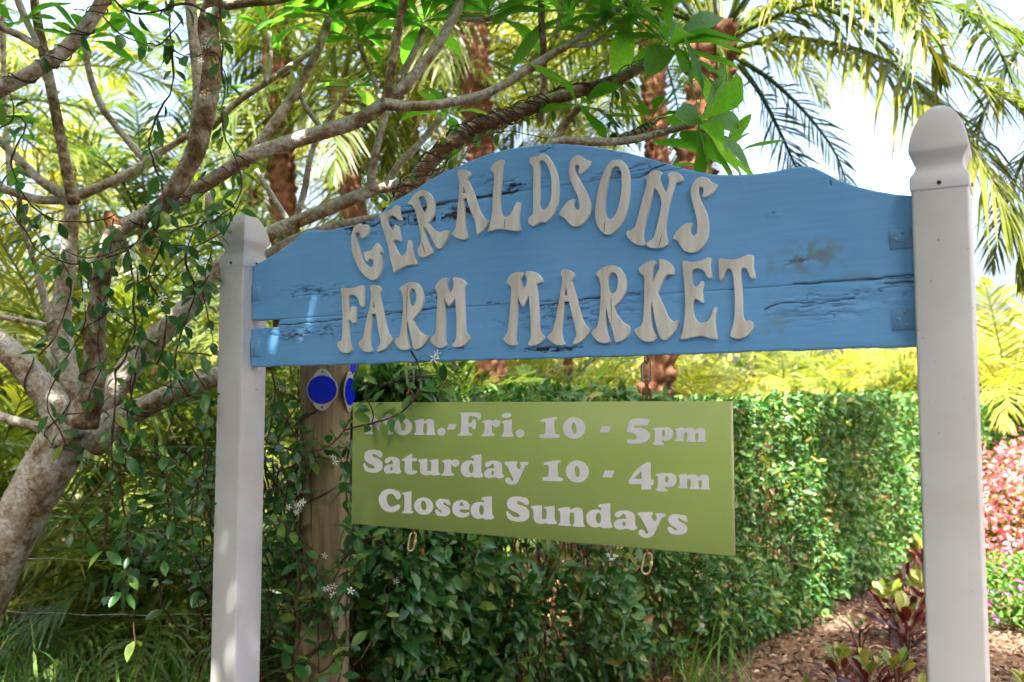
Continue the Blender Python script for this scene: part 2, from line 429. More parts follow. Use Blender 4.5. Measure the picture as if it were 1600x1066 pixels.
# ------------------------------------------------------------------ ground
def ground_mat():
    mt, nt, out = newmat('mulch_ground'); p = principled(nt, out, .9, .15)
    v = texco(nt)
    n = N(nt, 'ShaderNodeTexNoise', i_Scale=1.1, i_Detail=6); nt.links.new(v, n.inputs['Vector'])
    n2 = N(nt, 'ShaderNodeTexNoise', i_Scale=26, i_Detail=8); nt.links.new(v, n2.inputs['Vector'])
    r = ramp(nt, n2.outputs['Fac'], [(.3, (.05, .030, .020)), (.55, (.13, .082, .055)), (.72, (.27, .195, .14))])
    r2 = ramp(nt, n.outputs['Fac'], [(.35, (.8, .8, .8)), (.65, (1.2, 1.15, 1.05))])
    mx = N(nt, 'ShaderNodeMix', data_type='RGBA', blend_type='MULTIPLY', i_0=1.0)
    nt.links.new(r.outputs[0], mx.inputs[6]); nt.links.new(r2.outputs[0], mx.inputs[7])
    # unseen front ground set neutral grey to cut warm bounce; mulch behind
    sx = N(nt, 'ShaderNodeSeparateXYZ'); nt.links.new(v, sx.inputs[0])
    ma = N(nt, 'ShaderNodeMath', operation='MULTIPLY_ADD', i_1=.35); nt.links.new(n.outputs['Fac'], ma.inputs[0]); nt.links.new(sx.outputs['Y'], ma.inputs[2])
    ve = ramp(nt, ma.outputs[0], [(.0, (0, 0, 0)), (.35, (1, 1, 1))])
    gr = ramp(nt, n2.outputs['Fac'], [(.3, (.060, .064, .064)), (.6, (.10, .105, .105)), (.75, (.15, .15, .145))])
    mg = N(nt, 'ShaderNodeMix', data_type='RGBA'); nt.links.new(ve.outputs[0], mg.inputs[0]); nt.links.new(gr.outputs[0], mg.inputs[6]); nt.links.new(mx.outputs[2], mg.inputs[7])
    nt.links.new(mg.outputs[2], p.inputs['Base Color'])
    b = N(nt, 'ShaderNodeBump', i_Strength=.8, i_Distance=.03); nt.links.new(n2.outputs['Fac'], b.inputs['Height']); nt.links.new(b.outputs[0], p.inputs['Normal'])
    return mt
def build_ground():
    c = np.concatenate([[-300, -120, -60], np.linspace(-30, 30, 121), [60, 120, 300]])
    X, Y = np.meshgrid(c, c); Z = (fbm(X * .5, Y * .5, 3) - .45) * .09
    Z[(abs(X) > 30) | (abs(Y) > 30)] = 0
    n = len(c); i = np.arange(n - 1)[:, None]; j = np.arange(n - 1)[None]
    Q = np.stack([i * n + j, i * n + j + 1, (i + 1) * n + j + 1, (i + 1) * n + j], -1).reshape(-1, 4)
    o = obj('ground', mesh_np('ground', np.stack([X, Y, Z - .02], -1), Q, None, ground_mat(), True))
    tag(o, 'brown wood mulch and leaf litter covering the garden ground', 'ground', kind='structure')
build_ground()

# ------------------------------------------------------------------ white posts
PW = 0.127; PH = PW / 2; SPAN = 2.4169; ZCAP = 2.0768; ZB = 1.6977
def square_loft(prof, corner=.006, k=3):
    """square section lofted up z: rows of (half width, z)"""
    V = []; ring = None
    for hw, z in prof:
        c = min(corner, hw * .8); pts = []
        for q, (sx, sy) in enumerate(((1, 1), (-1, 1), (-1, -1), (1, -1))):
            for a in range(k + 1):
                t = (q * 90 + a * 90 / k) * math.pi / 180
                pts.append(((hw - c) * sx + c * math.cos(t), (hw - c) * sy + c * math.sin(t), z))
        V += pts; ring = len(pts)
    n = len(prof); i = np.arange(n - 1)[:, None]; j = np.arange(ring)[None]; j2 = (j + 1) % ring
    Q = np.stack([i * ring + j, i * ring + j2, (i + 1) * ring + j2, (i + 1) * ring + j], -1).reshape(-1, 4)
    V = V + [(0, 0, prof[0][1]), (0, 0, prof[-1][1])]; T = []
    for jj in range(ring):
        T += [(len(V) - 2, (jj + 1) % ring, jj), (len(V) - 1, (n - 1) * ring + jj, (n - 1) * ring + (jj + 1) % ring)]
    return np.array(V), Q, T
def disc(c, axis, r, h, k=16, dome=.3):
    a = nrm(axis); P = np.array(c)[None] + a[None] * np.array([0, h * .6, h])[:, None]
    V, Q, T = tube(P, [r, r, r * .75], k, caps=True)
    return V, Q, T
def flat_shade_edges(me, ang=35):
    me.polygons.foreach_set('use_smooth', np.ones(len(me.polygons), bool))
    try: me.set_sharp_from_angle(angle=R(ang))
    except Exception: pass
    return me
capprof = [(.0655, 0), (.066, .004), (.066, .029), (.0645, .033), (.0575, .044), (.0535, .054), (.0525, .061), (.0545, .071), (.0595, .083), (.066, .093), (.0668, .099),
           (.066, .110), (.0635, .125), (.0595, .142), (.054, .159), (.0465, .176), (.0375, .192), (.027, .206), (.0155, .216), (.006, .2205), (.002, .2213)]
sh_me = flat_shade_edges(mesh_np('shaft', *square_loft([(PH, -.3), (PH, ZCAP + .002)], .007)[:2], square_loft([(PH, -.3), (PH, ZCAP + .002)], .007)[2], M['vinyl']))
cp = square_loft([(h, z) for h, z in capprof], .004); cap_me = flat_shade_edges(mesh_np('post_cap', cp[0], cp[1], cp[2], M['vinyl']), 28)
mbs = MB(); mbs.add(*disc((0, 0, 0), (0, -1, 0), .0052, .003)); screw_me = mbs.mesh('screw', M['screw'], True)
for x, lab in ((0, 'white vinyl post with pointed cap at the far left end of the blue board'), (SPAN, 'white vinyl post with pointed cap at the near right end of the blue board')):
    t = thing('sign_post', (x, 0, 0), lab, 'post', 'white posts holding the sign')
    obj('shaft', sh_me, t); c = obj('post_cap', cap_me, t, (0, 0, ZCAP))
    obj('screw', screw_me, c, (0, -.066, .013)); obj('screw', screw_me, c, (.066, 0, .013), (0, 0, R(90)))

# ------------------------------------------------------------------ blue board of three planks
YF = -0.019; YBK = 0.019
XL, XR = PH + .0015, SPAN - PH - .0015
top_px = [(394, 417), (416.6, 404), (436, 392.4), (455.6, 379), (468, 366), (476, 360.6), (490, 359.6), (509, 360.5), (530, 356.5), (551, 352), (575, 345), (592, 338),
          (606, 321), (620, 312), (644, 299), (669, 282.5), (689, 271), (716, 260), (739, 250), (764, 240), (800, 232), (840, 226), (875, 224.5), (910, 227), (950, 233), (990, 241),
          (1030, 252), (1060, 261), (1090, 268.5), (1120, 273), (1150, 273.5), (1180, 272), (1210, 268), (1235, 262), (1255, 259.5), (1270, 261), (1285, 268), (1310, 281), (1340, 292), (1370, 299), (1400, 304), (1425, 306)]
tp = np.array([on_y(x, y, YF) for x, y in top_px])
def topz(x): return np.interp(x, tp[:, 0], tp[:, 2])
S1 = float(np.mean([on_y(x, y, YF)[2] for x, y in ((420, 503), (1250, 443), (1420, 432))]))
S2 = float(np.mean([on_y(x, y, YF)[2] for x, y in ((640, 329), (800, 301), (985, 266))]))
patches = [(490, 456, 60, 12, 1.0, .5), (470, 520, 75, 12, 1.0, .7), (575, 352, 42, 16, 1.2, 1.0), (690, 335, 60, 14, 1.2, .95), (812, 288, 36, 10, .9, .9), (560, 480, 40, 20, .6, .3),
           (680, 462, 45, 12, .7, .6), (625, 490, 50, 18, .8, .35), (1285, 478, 85, 26, 1.2, .35), (1385, 455, 70, 18, 1.2, .35), (1250, 410, 30, 6, .8, .6), (900, 478, 120, 16, .9, .4), (880, 500, 110, 14, .9, .5),
           (980, 268, 45, 12, .8, .7), (850, 232, 28, 5, .8, .8), (960, 239, 28, 6, .8, .8), (720, 545, 20, 4, .8, .8), (860, 546, 45, 5, .9, .9), (760, 285, 60, 14, .6, .3), (1210, 335, 14, 5, .9, .8), (620, 345, 18, 12, .9, .9), (930, 275, 30, 8, .5, .4)]
stains = [(1270, 402, 52, 30, .75), (1310, 410, 14, 22, .5), (1215, 510, 24, 22, .3), (1205, 420, 10, 26, .3), (1340, 430, 60, 10, .25)]
cracks = [([(395, 511), (440, 508), (500, 503), (560, 497), (640, 487), (690, 480), (720, 477)], 1.0), ([(608, 336), (640, 330), (690, 318), (740, 309), (800, 301), (808, 297)], 2.3), ([(840, 478), (900, 470), (960, 462), (1000, 458)], 1.0),
          ([(1240, 444), (1300, 440), (1360, 436), (1400, 432), (1428, 430)], 1.2), ([(610, 334), (600, 345), (560, 362)], 1.5), ([(985, 277), (1000, 276), (1025, 262), (1045, 256)], 1.0), ([(1194, 482), (1225, 474), (1290, 472), (1335, 466)], .8),
          ([(820, 545), (850, 551), (862, 549), (880, 545), (910, 542)], .8), ([(1297, 273), (1297, 290)], .6), ([(760, 474), (782, 473)], .8), ([(640, 331), (636, 345), (640, 352), (655, 350)], .9), ([(705, 318), (712, 332), (722, 345)], .9), ([(1380, 444), (1428, 441)], 1.2), ([(860, 232), (845, 238)], .8)]
pb = [(on_y(a, b, YF), on_y(a + c, b, YF)[0] - on_y(a - c, b, YF)[0], on_y(a, b - d, YF)[2] - on_y(a, b + d, YF)[2], e, f) for a, b, c, d, e, f in patches]
sb = [(on_y(a, b, YF), on_y(a + c, b, YF)[0] - on_y(a - c, b, YF)[0], on_y(a, b - d, YF)[2] - on_y(a, b + d, YF)[2], e) for a, b, c, d, e in stains]
cb = [(np.array([on_y(x, y, YF)[[0, 2]] for x, y in pl]), w) for pl, w in cracks]
def relief(X, Z):
    """paint relief (metres, towards the viewer), exposed dark wood and green-grey staining"""
    wx = X + .02 * (vn(X * 9, Z * 25, 3) - .5); wz = Z + .010 * (vn(X * 22, Z * 40, 4) - .5)
    disp = (fbm(X * 5, Z * 70, 3, 1) - .45) * .0006
    ck = np.zeros_like(X); st = np.zeros_like(X)
    n1 = vn(wx * 16, wz * 95, 7) + .5 * vn(wx * 40, wz * 190, 8) - .75
    n3 = vn(X * 60, Z * 120, 12)
    for c, w, h, amp, dk in pb:
        dx = (X - c[0]) / (w * .5); dz = (Z - c[2]) / (h * .5)
        mk = np.clip(1.25 - np.sqrt(dx * dx + dz * dz) - .6 * (n3 - .5), 0, 1)
        line = np.exp(-(n1 / .11) ** 2)
        disp += amp * mk * (.0035 * (vn(wx * 22, wz * 75, 9) - .4) - .0030 * line)
        ck = np.maximum(ck, np.clip(mk * line * dk * 1.5, 0, 1) * (n3 > .25))
        if dk > .85:
            ck = np.maximum(ck, np.clip((mk - .35) * 3, 0, 1) * (vn(wx * 45, wz * 90, 15) > .56))
    for pl, w in cb:
        d = np.full(X.shape, 9.0)
        jx = X + .004 * (vn(X * 90, Z * 90, 21) - .5); jz = Z + .006 * (vn(X * 60, Z * 20, 22) - .5)
        for (a, b) in zip(pl[:-1], pl[1:]):
            ab = b - a; t = np.clip(((jx - a[0]) * ab[0] + (jz - a[1]) * ab[1]) / (ab @ ab), 0, 1)
            d = np.minimum(d, np.hypot(jx - a[0] - t * ab[0], jz - a[1] - t * ab[1]))
        wd = w * .0024 * (.5 + vn(X * 40, Z * 10, 25))
        k = np.exp(-(d / wd) ** 2); disp -= .0035 * k; ck = np.maximum(ck, np.clip(k * 1.5 - .35, 0, 1))
    for c, w, h, a in sb:
        mk = np.clip(1.3 - np.hypot((X - c[0]) / (w * .5), (Z - c[2]) / (h * .5)), 0, 1)
        st = np.maximum(st, a * mk * np.clip((fbm(X * 45, Z * 32, 3, 31) - .34) * 6, 0, 1))
    return disp, ck, np.clip(st, 0, .9)
def plank(parent, x0, x1, zlo, zhi, nz, lab):
    nx = int((x1 - x0) / .0034)
    xs = np.linspace(x0, x1, nx); v = np.linspace(0, 1, nz)[:, None]
    lo = zlo(xs); hi = np.maximum(zhi(xs), lo + .0006)
    Z = lo[None] * (1 - v) + hi[None] * v; X = np.broadcast_to(xs[None], Z.shape)
    d, ck, st = relief(X, Z)
    e = np.minimum(np.minimum(Z - lo[None], hi[None] - Z), np.minimum(X - x0, x1 - X))
    edge = np.clip(1 - e / .004, 0, 1)
    front = np.stack([X, YF - d + .0025 * edge ** 2, Z], -1).reshape(-1, 3)
    n0 = nx * nz
    i = np.arange(nz - 1)[:, None]; j = np.arange(nx - 1)[None]
    Q = [np.stack([i * nx + j, i * nx + j + 1, (i + 1) * nx + j + 1, (i + 1) * nx + j], -1).reshape(-1, 4)]
    b0 = np.stack([xs, np.full(nx, YBK), lo], -1); b1 = np.stack([xs, np.full(nx, YBK), hi], -1)
    jj = np.arange(nx - 1); B0, B1 = n0, n0 + nx; tpr = (nz - 1) * nx
    Q.append(np.stack([B0 + jj, B1 + jj, B1 + jj + 1, B0 + jj + 1], -1))           # back
    Q.append(np.stack([B0 + jj, B0 + jj + 1, jj + 1, jj], -1))                     # bottom
    Q.append(np.stack([tpr + jj, tpr + jj + 1, B1 + jj + 1, B1 + jj], -1))         # top
    T = []
    for a in range(nz - 1):
        T += [(B0, a * nx, (a + 1) * nx), (B0 + nx - 1, (a + 1) * nx + nx - 1, a * nx + nx - 1)]
    T += [(B0, tpr, B1), (B0 + nx - 1, B1 + nx - 1, tpr + nx - 1)]
    z0 = np.zeros(2 * nx)
    V = np.vstack([front, b0, b1])
    ckv = np.concatenate([np.clip(ck + 0, 0, 1).ravel(), z0 + .55]); stv = np.concatenate([st.ravel(), z0])
    me = mesh_np('plank', V, np.concatenate(Q), T, M['board'], True, {'crack': ckv, 'stain': stv})
    try: me.set_sharp_from_angle(angle=R(50))
    except Exception: pass
    o = obj('plank', me, parent)
    if lab: o['label'] = lab
    return o
board = thing('sign_board', (0, 0, 0), 'weathered blue wooden board with a curved top carrying raised cream letters', 'sign')
gap = .0004
xnotch = on_y(437, 505, YF)[0]
def s1lo(x):      # rot has opened the joint next to the left post
    k = np.clip((xnotch - x) / .012, 0, 1)
    return S1 - gap - k * (.024 + .004 * vn(x * 60, 0 * x, 2))
plank(board, XL, XR, lambda x: ZB + .0035 * (vn(x * 16, 0 * x, 41) - .5) + .002 * (vn(x * 60, 0 * x, 42) - .5), s1lo, 62, 'bottom plank with peeling paint and an open rotten joint at its left end')
plank(board, XL, XR, lambda x: S1 + gap + .003 * np.clip((xnotch - x) / .05, 0, 1), lambda x: np.minimum(topz(x), S2 - gap), 90, None)
xs_ = np.linspace(XL, XR, 1500); ok = topz(xs_) > S2 + gap + .002
xa, xb = xs_[ok].min(), xs_[ok].max()
xmid = on_y(875, 224, YF)[0]
# the run where the board top rises above the upper joint, right-hand crest included only if it does
runs = []; start = None
for q, v_ in enumerate(ok):
    if v_ and start is None: start = xs_[q]
    if (not v_ or q == len(ok) - 1) and start is not None:
        if xs_[q] - start > .05: runs.append((start, xs_[q - 1]))
        start = None
for a, b in runs:
    plank(board, a, b, lambda x: S2 + gap + 0 * x, topz, 40, 'curved top plank')
mb = MB(); xr = on_y(419, 505, YF)[0]; mb.add(*box(xr, xnotch + .012, .003, YBK - .003, S1 - .034, S1 + .004, .002)); obj('rotten_core', fix_normals(mb.mesh('rotten_core', M['deadwood'])), board)
def plate(px0, py0, px1, py1, side):
    a = on_y(px0, py1, YF); b = on_y(px1, py0, YF)
    x0, x1 = (XL + .001, b[0]) if side < 0 else (a[0], XR - .001)
    mb = MB(); mb.add(*box(x0, x1, YF - .0045, YF + .002, a[2], b[2], .0008))
    o = obj('bracket', fix_normals(mb.mesh('bracket', M['bluemetal'])), board)
    for u, v in ((.55, .82), (.25, .5), (.6, .2)):
        s = MB(); c = (x0 + (x1 - x0) * u, YF - .0045, a[2] + (b[2] - a[2]) * v)
        V, Q, T = disc((0, 0, 0), (0, -1, 0), .0048, .0025, 12); s.add(V + np.array(c), Q, T)
        so_ = obj('screw', s.mesh('screw', M['bluemetal'], True), o)
        s2 = MB(); V, Q, T = box(c[0] - .0022, c[0] + .0022, c[1] - .0031, c[1] - .001, c[2] - .0005, c[2] + .0005); s2.add(V, Q, T)
plate(391, 447, 409, 471, -1); plate(392, 531, 408, 557, -1); plate(1391, 357, 1426, 390, 1); plate(1395, 482, 1431, 516, 1)

# ------------------------------------------------------------------ raised letters, traced outline points (* = corner)
CROPS = {'c1': (540, 330, 8.88), 'ce': (580, 315, 8.885), 'c2': (620, 260, 7.107), 'c3': (700, 240, 7.614), 'c4': (815, 230, 7.614), 'c5': (920, 240, 7.614), 'c6': (970, 250, 6.6625),
         'c7': (520, 430, 8.2), 'c8': (610, 425, 8.2), 'c9': (780, 415, 8.2), 'c10': (850, 415, 8.2), 'c11': (915, 405, 7.612), 'c12': (985, 395, 7.35), 'c13': (1055, 395, 7.614), 'c14': (1110, 390, 7.35),
         'g1': (560, 630, 7.614), 'g2': (690, 630, 7.614), 'g3': (830, 640, 7.614), 'g4': (960, 640, 7.107), 'g5': (580, 750, 7.619), 'g6': (780, 750, 10), 'g7': (920, 760, 9.412)}
def parse(s, crop):
    x0, y0, k = CROPS[crop]; loops = []
    for part in s.split('|'):
        pts = []; cor = []
        for w in part.split():
            c = w.endswith('*'); w = w.rstrip('*'); a, b = w.split(',')
            pts.append((x0 + float(a) / k, y0 + float(b) / k)); cor.append(c)
        loops.append((pts, cor))
    return loops
def closed_smooth(pts, cor, n=5):
    """closed Catmull-Rom; corner points stay sharp"""
    P = np.array(pts, float); m_ = len(P); out = []
    for i in range(m_):
        p1, p2 = P[i], P[(i + 1) % m_]
        p0 = P[i - 1] if not cor[i] else 2 * p1 - p2
        p3 = P[(i + 2) % m_] if not cor[(i + 1) % m_] else 2 * p2 - p1
        if cor[i] and cor[(i + 1) % m_]:
            out.append(p1); continue
        for t in np.arange(n) / n:
            out.append(.5 * (2 * p1 + (p2 - p0) * t + (2 * p0 - 5 * p1 + 4 * p2 - p3) * t * t + (3 * p1 - p0 - 3 * p2 + p3) * t ** 3))
    return np.array(out)
def glyph_mesh(name, loops, depth, bevel, mat):
    """loops: lists of (x, z) in metres -> solid with rounded arris, lying in the XZ plane facing -Y, back at y=0"""
    cu = bpy.data.curves.new(name, 'CURVE'); cu.dimensions = '2D'; cu.fill_mode = 'BOTH'
    cu.extrude = max(depth / 2 - bevel, 1e-5); cu.bevel_depth = bevel; cu.bevel_resolution = 0; cu.offset = -bevel
    for L in loops:
        s = cu.splines.new('POLY'); s.points.add(len(L) - 1)
        s.points.foreach_set('co', np.hstack([L, np.zeros((len(L), 1)), np.ones((len(L), 1))]).astype(np.float32).ravel())
        s.use_cyclic_u = True
    ob = bpy.data.objects.new(name, cu)
    me = bpy.data.meshes.new_from_object(ob)
    bpy.data.objects.remove(ob); bpy.data.curves.remove(cu)
    n = len(me.vertices); co = np.zeros(n * 3, np.float32); me.vertices.foreach_get('co', co); co = co.reshape(-1, 3)
    co = np.stack([co[:, 0], -co[:, 2] - depth / 2, co[:, 1]], -1)
    me.vertices.foreach_set('co', co.astype(np.float32).ravel()); me.materials.clear(); me.materials.append(mat); me.name = name; me.update()
    return me
LT = 0.0125
BIG = [('letter_g', 'c1', '110,225 150,185 195,180 215,190 245,183 290,190 315,225 308,300 270,355 210,385* 200,350 190,310 160,293 130,315 135,370 150,440 180,540 210,640 250,710 290,755 325,785 355,775 375,740 375,690 350,662 320,665 290,700* 265,660 250,600 250,568* 330,550 360,530 390,480 430,440* 465,480 490,530 500,575* 465,580* 470,610 485,650 497,710 500,790 470,870 430,930 385,955 330,950 270,905 200,830 140,720 95,600 75,480 75,370 85,290'),
 ('letter_e', 'ce', '105,185* 150,165 210,145 265,105 310,65 345,50 375,60 382,100 395,190 412,245 385,262 350,235 315,205 275,195 235,215 222,260 235,330 265,385 285,405 305,385 325,320* 370,335* 378,400 405,535 385,548 345,525 315,530 300,560 315,610 345,680 400,755 450,740 485,690 500,570 515,540 545,550 555,650 580,750 622,850 600,875 520,880 440,905 370,945 310,992* 285,880 255,780 240,660 200,520 150,360'),
 ('letter_r', 'c2', '115,410 150,370 190,310 240,272 290,265 340,285 385,340 412,420 412,500 385,570 342,630* 380,680 430,715 480,728 530,712 570,712 575,740 545,820 500,890 465,915 430,890 400,830 340,720 288,660* 305,740 345,850 395,945 370,975 300,1008 250,1000 228,960 228,920 255,860 262,780 245,680 225,590 195,480 160,430|240,350 265,330 300,340 330,400 330,460 305,515 285,505 255,440 240,390'),
 ('letter_a', 'c3', '105,235 130,200 180,190 230,205 258,245 235,280 215,310* 245,350 290,450 340,600 385,710 430,775 468,800 450,860 400,920 335,970* 330,900 315,800 260,670 215,525* 170,540* 185,600 190,720 195,860 215,970 232,995 190,1022 130,1015 70,985 42,950 75,900 95,830 110,650 120,530 130,400 128,300 115,265|175,380* 203,462* 172,470*'),
 ('letter_l', 'c3', '500,185 540,120 590,85 640,72 662,95 640,140 635,220 620,400 612,560 618,680 640,740 670,752 710,745 745,710 785,630 815,580 845,580 850,620 835,720 838,830 850,905 800,920 700,905 620,895 550,905 470,930* 495,840 515,720 525,580 535,420 545,300 540,240'),
 ('letter_d', 'c4', '85,165 105,125 150,110 200,105 215,82 250,75 295,95 350,170 400,280 428,400 435,530 420,670 380,780 320,860 270,895 215,890 180,915 130,938 90,915 70,875 90,830 125,800 135,740 132,600 132,420 135,290 125,230 95,195|205,180 235,152 270,170 310,230 345,340 352,460 345,590 315,690 270,738 235,738 205,690 208,560 208,400 212,260'),
 ('letter_s', 'c4', '565,225 590,150 625,110 675,95 720,118 760,145 820,165* 790,225 740,285 690,318 672,300 680,250 675,215 650,210 625,230 635,290 680,380 735,480 785,580 815,680 805,780 760,870 690,930 620,942 565,915 530,870 495,840 435,812* 455,765 510,685 570,630 632,615* 615,670 620,715 645,745 675,740 685,690 665,590 620,490 575,390 558,300'),
 ('letter_o', 'c5', '330,72 380,78 440,140 475,240 480,380 472,540 445,680 400,800 340,890 270,950 210,962 150,930 95,850 72,740 78,590 105,430 150,280 210,150 270,90|300,155 345,155 378,210 388,300 385,430 365,560 330,690 285,755 245,780 210,755 188,690 188,580 205,430 235,280 265,195'),
 ('letter_n', 'c6', '255,185 265,160 330,115 380,108 420,125 400,160 402,210 430,280 465,345* 490,280 500,200 485,155 510,125 560,122 610,145 645,195 625,225 575,235 555,270 520,380 490,500 470,620 462,740 475,820 490,865 460,895 390,915 310,912 265,885 275,855 330,820 360,740 385,640 410,530 418,420 385,330 345,288* 330,340 300,470 260,620 235,740 230,820 245,870 215,890 150,875 90,830 55,775 65,740 110,725 150,680 180,570 220,420 255,300 270,225'),
 ('letter_s', 'c6', '735,270 765,215 810,180 860,175 905,190 940,230 1000,255* 970,315 920,365 870,385 845,370 860,320 850,285 825,280 805,300 815,380 850,470 890,560 908,660 905,770 870,870 800,945 730,962 660,945 615,890 590,845 538,818* 560,770 620,700 680,660 745,655* 720,715 725,765 755,785 785,765 795,700 785,600 760,500 735,400 725,330'),
 ('letter_f', 'c7', '100,165* 150,165 200,168 270,160 330,140 378,130 388,150 388,270 390,385 365,400 345,385 325,320 290,270 245,248 205,265 195,330 198,450 210,465 225,420 245,403 282,405 290,430 285,520 280,600 245,610 225,580 205,572 190,600 195,700 200,820 215,900 232,950 210,990 150,1000 100,980 60,930 50,870 75,850 105,835 115,760 120,600 118,450 110,300'),
 ('letter_a', 'c7', '470,165 490,130 540,125 590,150 612,190 595,225 590,270 610,360 635,480 665,620 695,730 725,785 755,830 720,890 660,945 580,980 560,960 585,910 605,860 595,780 575,680 560,580 545,493* 487,495* 495,600 480,720 470,850 480,925 497,960 470,988 410,982 355,940 325,880 345,840 380,800 400,700 430,560 460,430 480,320 487,220|520,330* 537,415* 507,418*'),
 ('letter_r', 'c8', '108,215 150,175 210,140 270,130 330,145 380,200 408,290 410,380 385,470 330,550 275,610* 310,680 360,755 420,805 480,815 470,860 430,920 370,975 310,990 285,960 270,880 245,760 210,620* 200,700 205,820 220,920 240,975 200,998 140,998 85,960 52,905 65,860 105,830 125,740 145,600 155,450 155,330 135,260|240,260 270,215 305,225 325,290 322,370 295,430 265,438 240,390 232,320'),
 ('letter_m', 'c8', '568,195 590,150 640,95 690,75 735,80 730,110 715,150 735,220 760,280* 800,190 808,140 795,100 810,70 860,72 920,100 960,150 935,200 935,300 940,450 945,600 950,740 970,790 1010,840 980,900 920,945 850,965 795,960 785,930 820,890 840,820 840,700 838,560 832,440 825,340* 790,385 745,440* 710,390 680,330* 690,480 692,640 690,780 690,870 708,930 670,965 610,972 545,930 505,880 520,840 560,800 580,720 585,560 592,420 595,300 585,240'),
 ('letter_m', 'c9', '90,215 110,160 160,105 220,85 280,85 308,110 285,140 270,180 285,250 308,310* 345,230 352,170 330,115 345,80 400,72 470,95 525,150 548,205 500,225 470,250 478,340 490,480 500,640 505,800 525,860 570,920 540,975 480,1015 410,1030 370,1020 370,990 395,940 400,860 398,720 390,560 375,385* 345,440 300,530* 260,470 230,410* 228,540 220,700 205,860 200,940 218,1000 190,1025 130,1022 80,985 50,940 75,895 105,830 125,660 140,480 148,330 140,270 105,240'),
 ('letter_a', 'c10', '208,90 235,55 285,48 345,75 385,125 365,160 340,195* 370,280 405,400 440,540 480,680 520,760 580,825 550,890 490,955 420,1000 365,1005 370,975 405,900 410,860 390,760 360,650 335,540 312,458* 245,462* 250,540 235,660 222,780 220,880 235,960 258,1005 230,1022 160,1018 90,980 40,920 60,885 105,840 130,740 160,620 190,440 215,290 230,170 215,130|272,280* 300,380* 260,385*'),
 ('letter_r', 'c11', '118,180 145,140 210,95 290,75 360,82 420,130 460,200 475,290 460,390 420,470 370,530 328,570* 360,650 410,720 465,770 510,795 515,860 490,920 430,965 375,985 345,975 325,880 295,780 265,680 240,580* 232,680 240,800 258,900 285,970 250,995 190,998 130,970 85,915 70,880 90,840 130,800 155,700 170,560 175,420 172,300 155,230|260,240 285,180 320,160 355,175 380,230 378,310 355,380 315,412 285,395 265,330'),
 ('letter_k', 'c12', '95,190 120,155 180,110 240,90 280,95 285,120 255,170 250,260 255,335* 290,250 325,180 328,130 325,85 345,70 400,85 460,130 490,180 495,225 480,250 430,250 400,270 350,370 305,460* 340,540 390,650 430,740 480,785 545,780 530,850 490,920 430,985 390,1005 340,980 310,900 280,780 258,660 240,560* 230,680 238,820 255,900 290,960 290,990 240,1022 170,1022 100,980 50,915 55,875 110,840 140,780 150,650 155,500 155,350 150,270 110,235'),
 ('letter_e', 'c13', '82,115 105,97 180,108 250,105 330,80 395,55 415,75 410,150 425,250 430,285 400,302 370,275 340,220 290,190 240,188 200,215 190,280 200,360 235,408 275,390 300,345 325,340 332,380 318,460 325,540 330,590 305,592 270,560 230,550 212,580 210,700 235,790 290,830 350,830 400,790 430,730 455,660 480,650 490,680 470,760 470,860 490,1015 460,1030 390,1010 300,990 200,1005 100,1030 60,1022 70,980 100,850 112,700 115,550 105,400 95,250'),
 ('letter_t', 'c14', '88,125 110,103 180,112 260,115 340,98 400,70 450,57 485,75 488,130 490,220 508,315 480,332 450,310 430,250 400,212 365,215 345,250 348,350 358,480 362,620 368,750 385,805 420,818 455,815 480,850 478,910 440,970 380,1010 300,1025 240,1005 220,985 235,930 260,850 275,750 278,600 272,460 262,340 245,250 215,220 180,235 155,290 130,350 110,360 98,330 92,220')]
for nm, crop, s in BIG:
    loops = []
    for pts, cor in parse(s, crop):
        P = np.array([on_y(x, y, YF - LT)[[0, 2]] for x, y in pts])
        loops.append(closed_smooth(P, cor))
    c = loops[0].mean(0)
    me = flat_shade_edges(glyph_mesh(nm, [l - c for l in loops], LT, .0011, M['letter']), 25)
    obj(nm, me, board, (c[0], YF + .001, c[1]))

SPLITS = {'c11': (954.5, 462, 955.5, 508), 'c3': (788.6, 340, 788.6, 357), 'c2': (659, 378, 665, 398), 'c6': (1030, 384, 1034, 366), 'c8': (636.5, 444, 635, 500), 'c5': (944.5, 346, 944, 362)}
LET = [o for o in board.children if o.name.startswith('letter')]
for k, (x0, y0, x1, y1) in SPLITS.items():
    a = on_y(x0, y0, YF - LT); b = on_y(x1, y1, YF - LT)
    own = min(LET, key=lambda o: abs(o.location.x - a[0]) + abs(o.location.z - (a[2] + b[2]) / 2)); oo = np.array(own.location)
    s_ = np.linspace(0, 1, 9)[:, None]; P = a * (1 - s_) + b * s_; P[:, 0] += .0006 * np.sin(np.arange(9) * 2.3); P[:, 1] += .0004
    V, Q, T = tube(P - oo, .0010 * np.sin(np.linspace(.3, 2.9, 9)), 5); obj('split', mesh_np('split', V, Q, T, M['vinestem'], True), own)

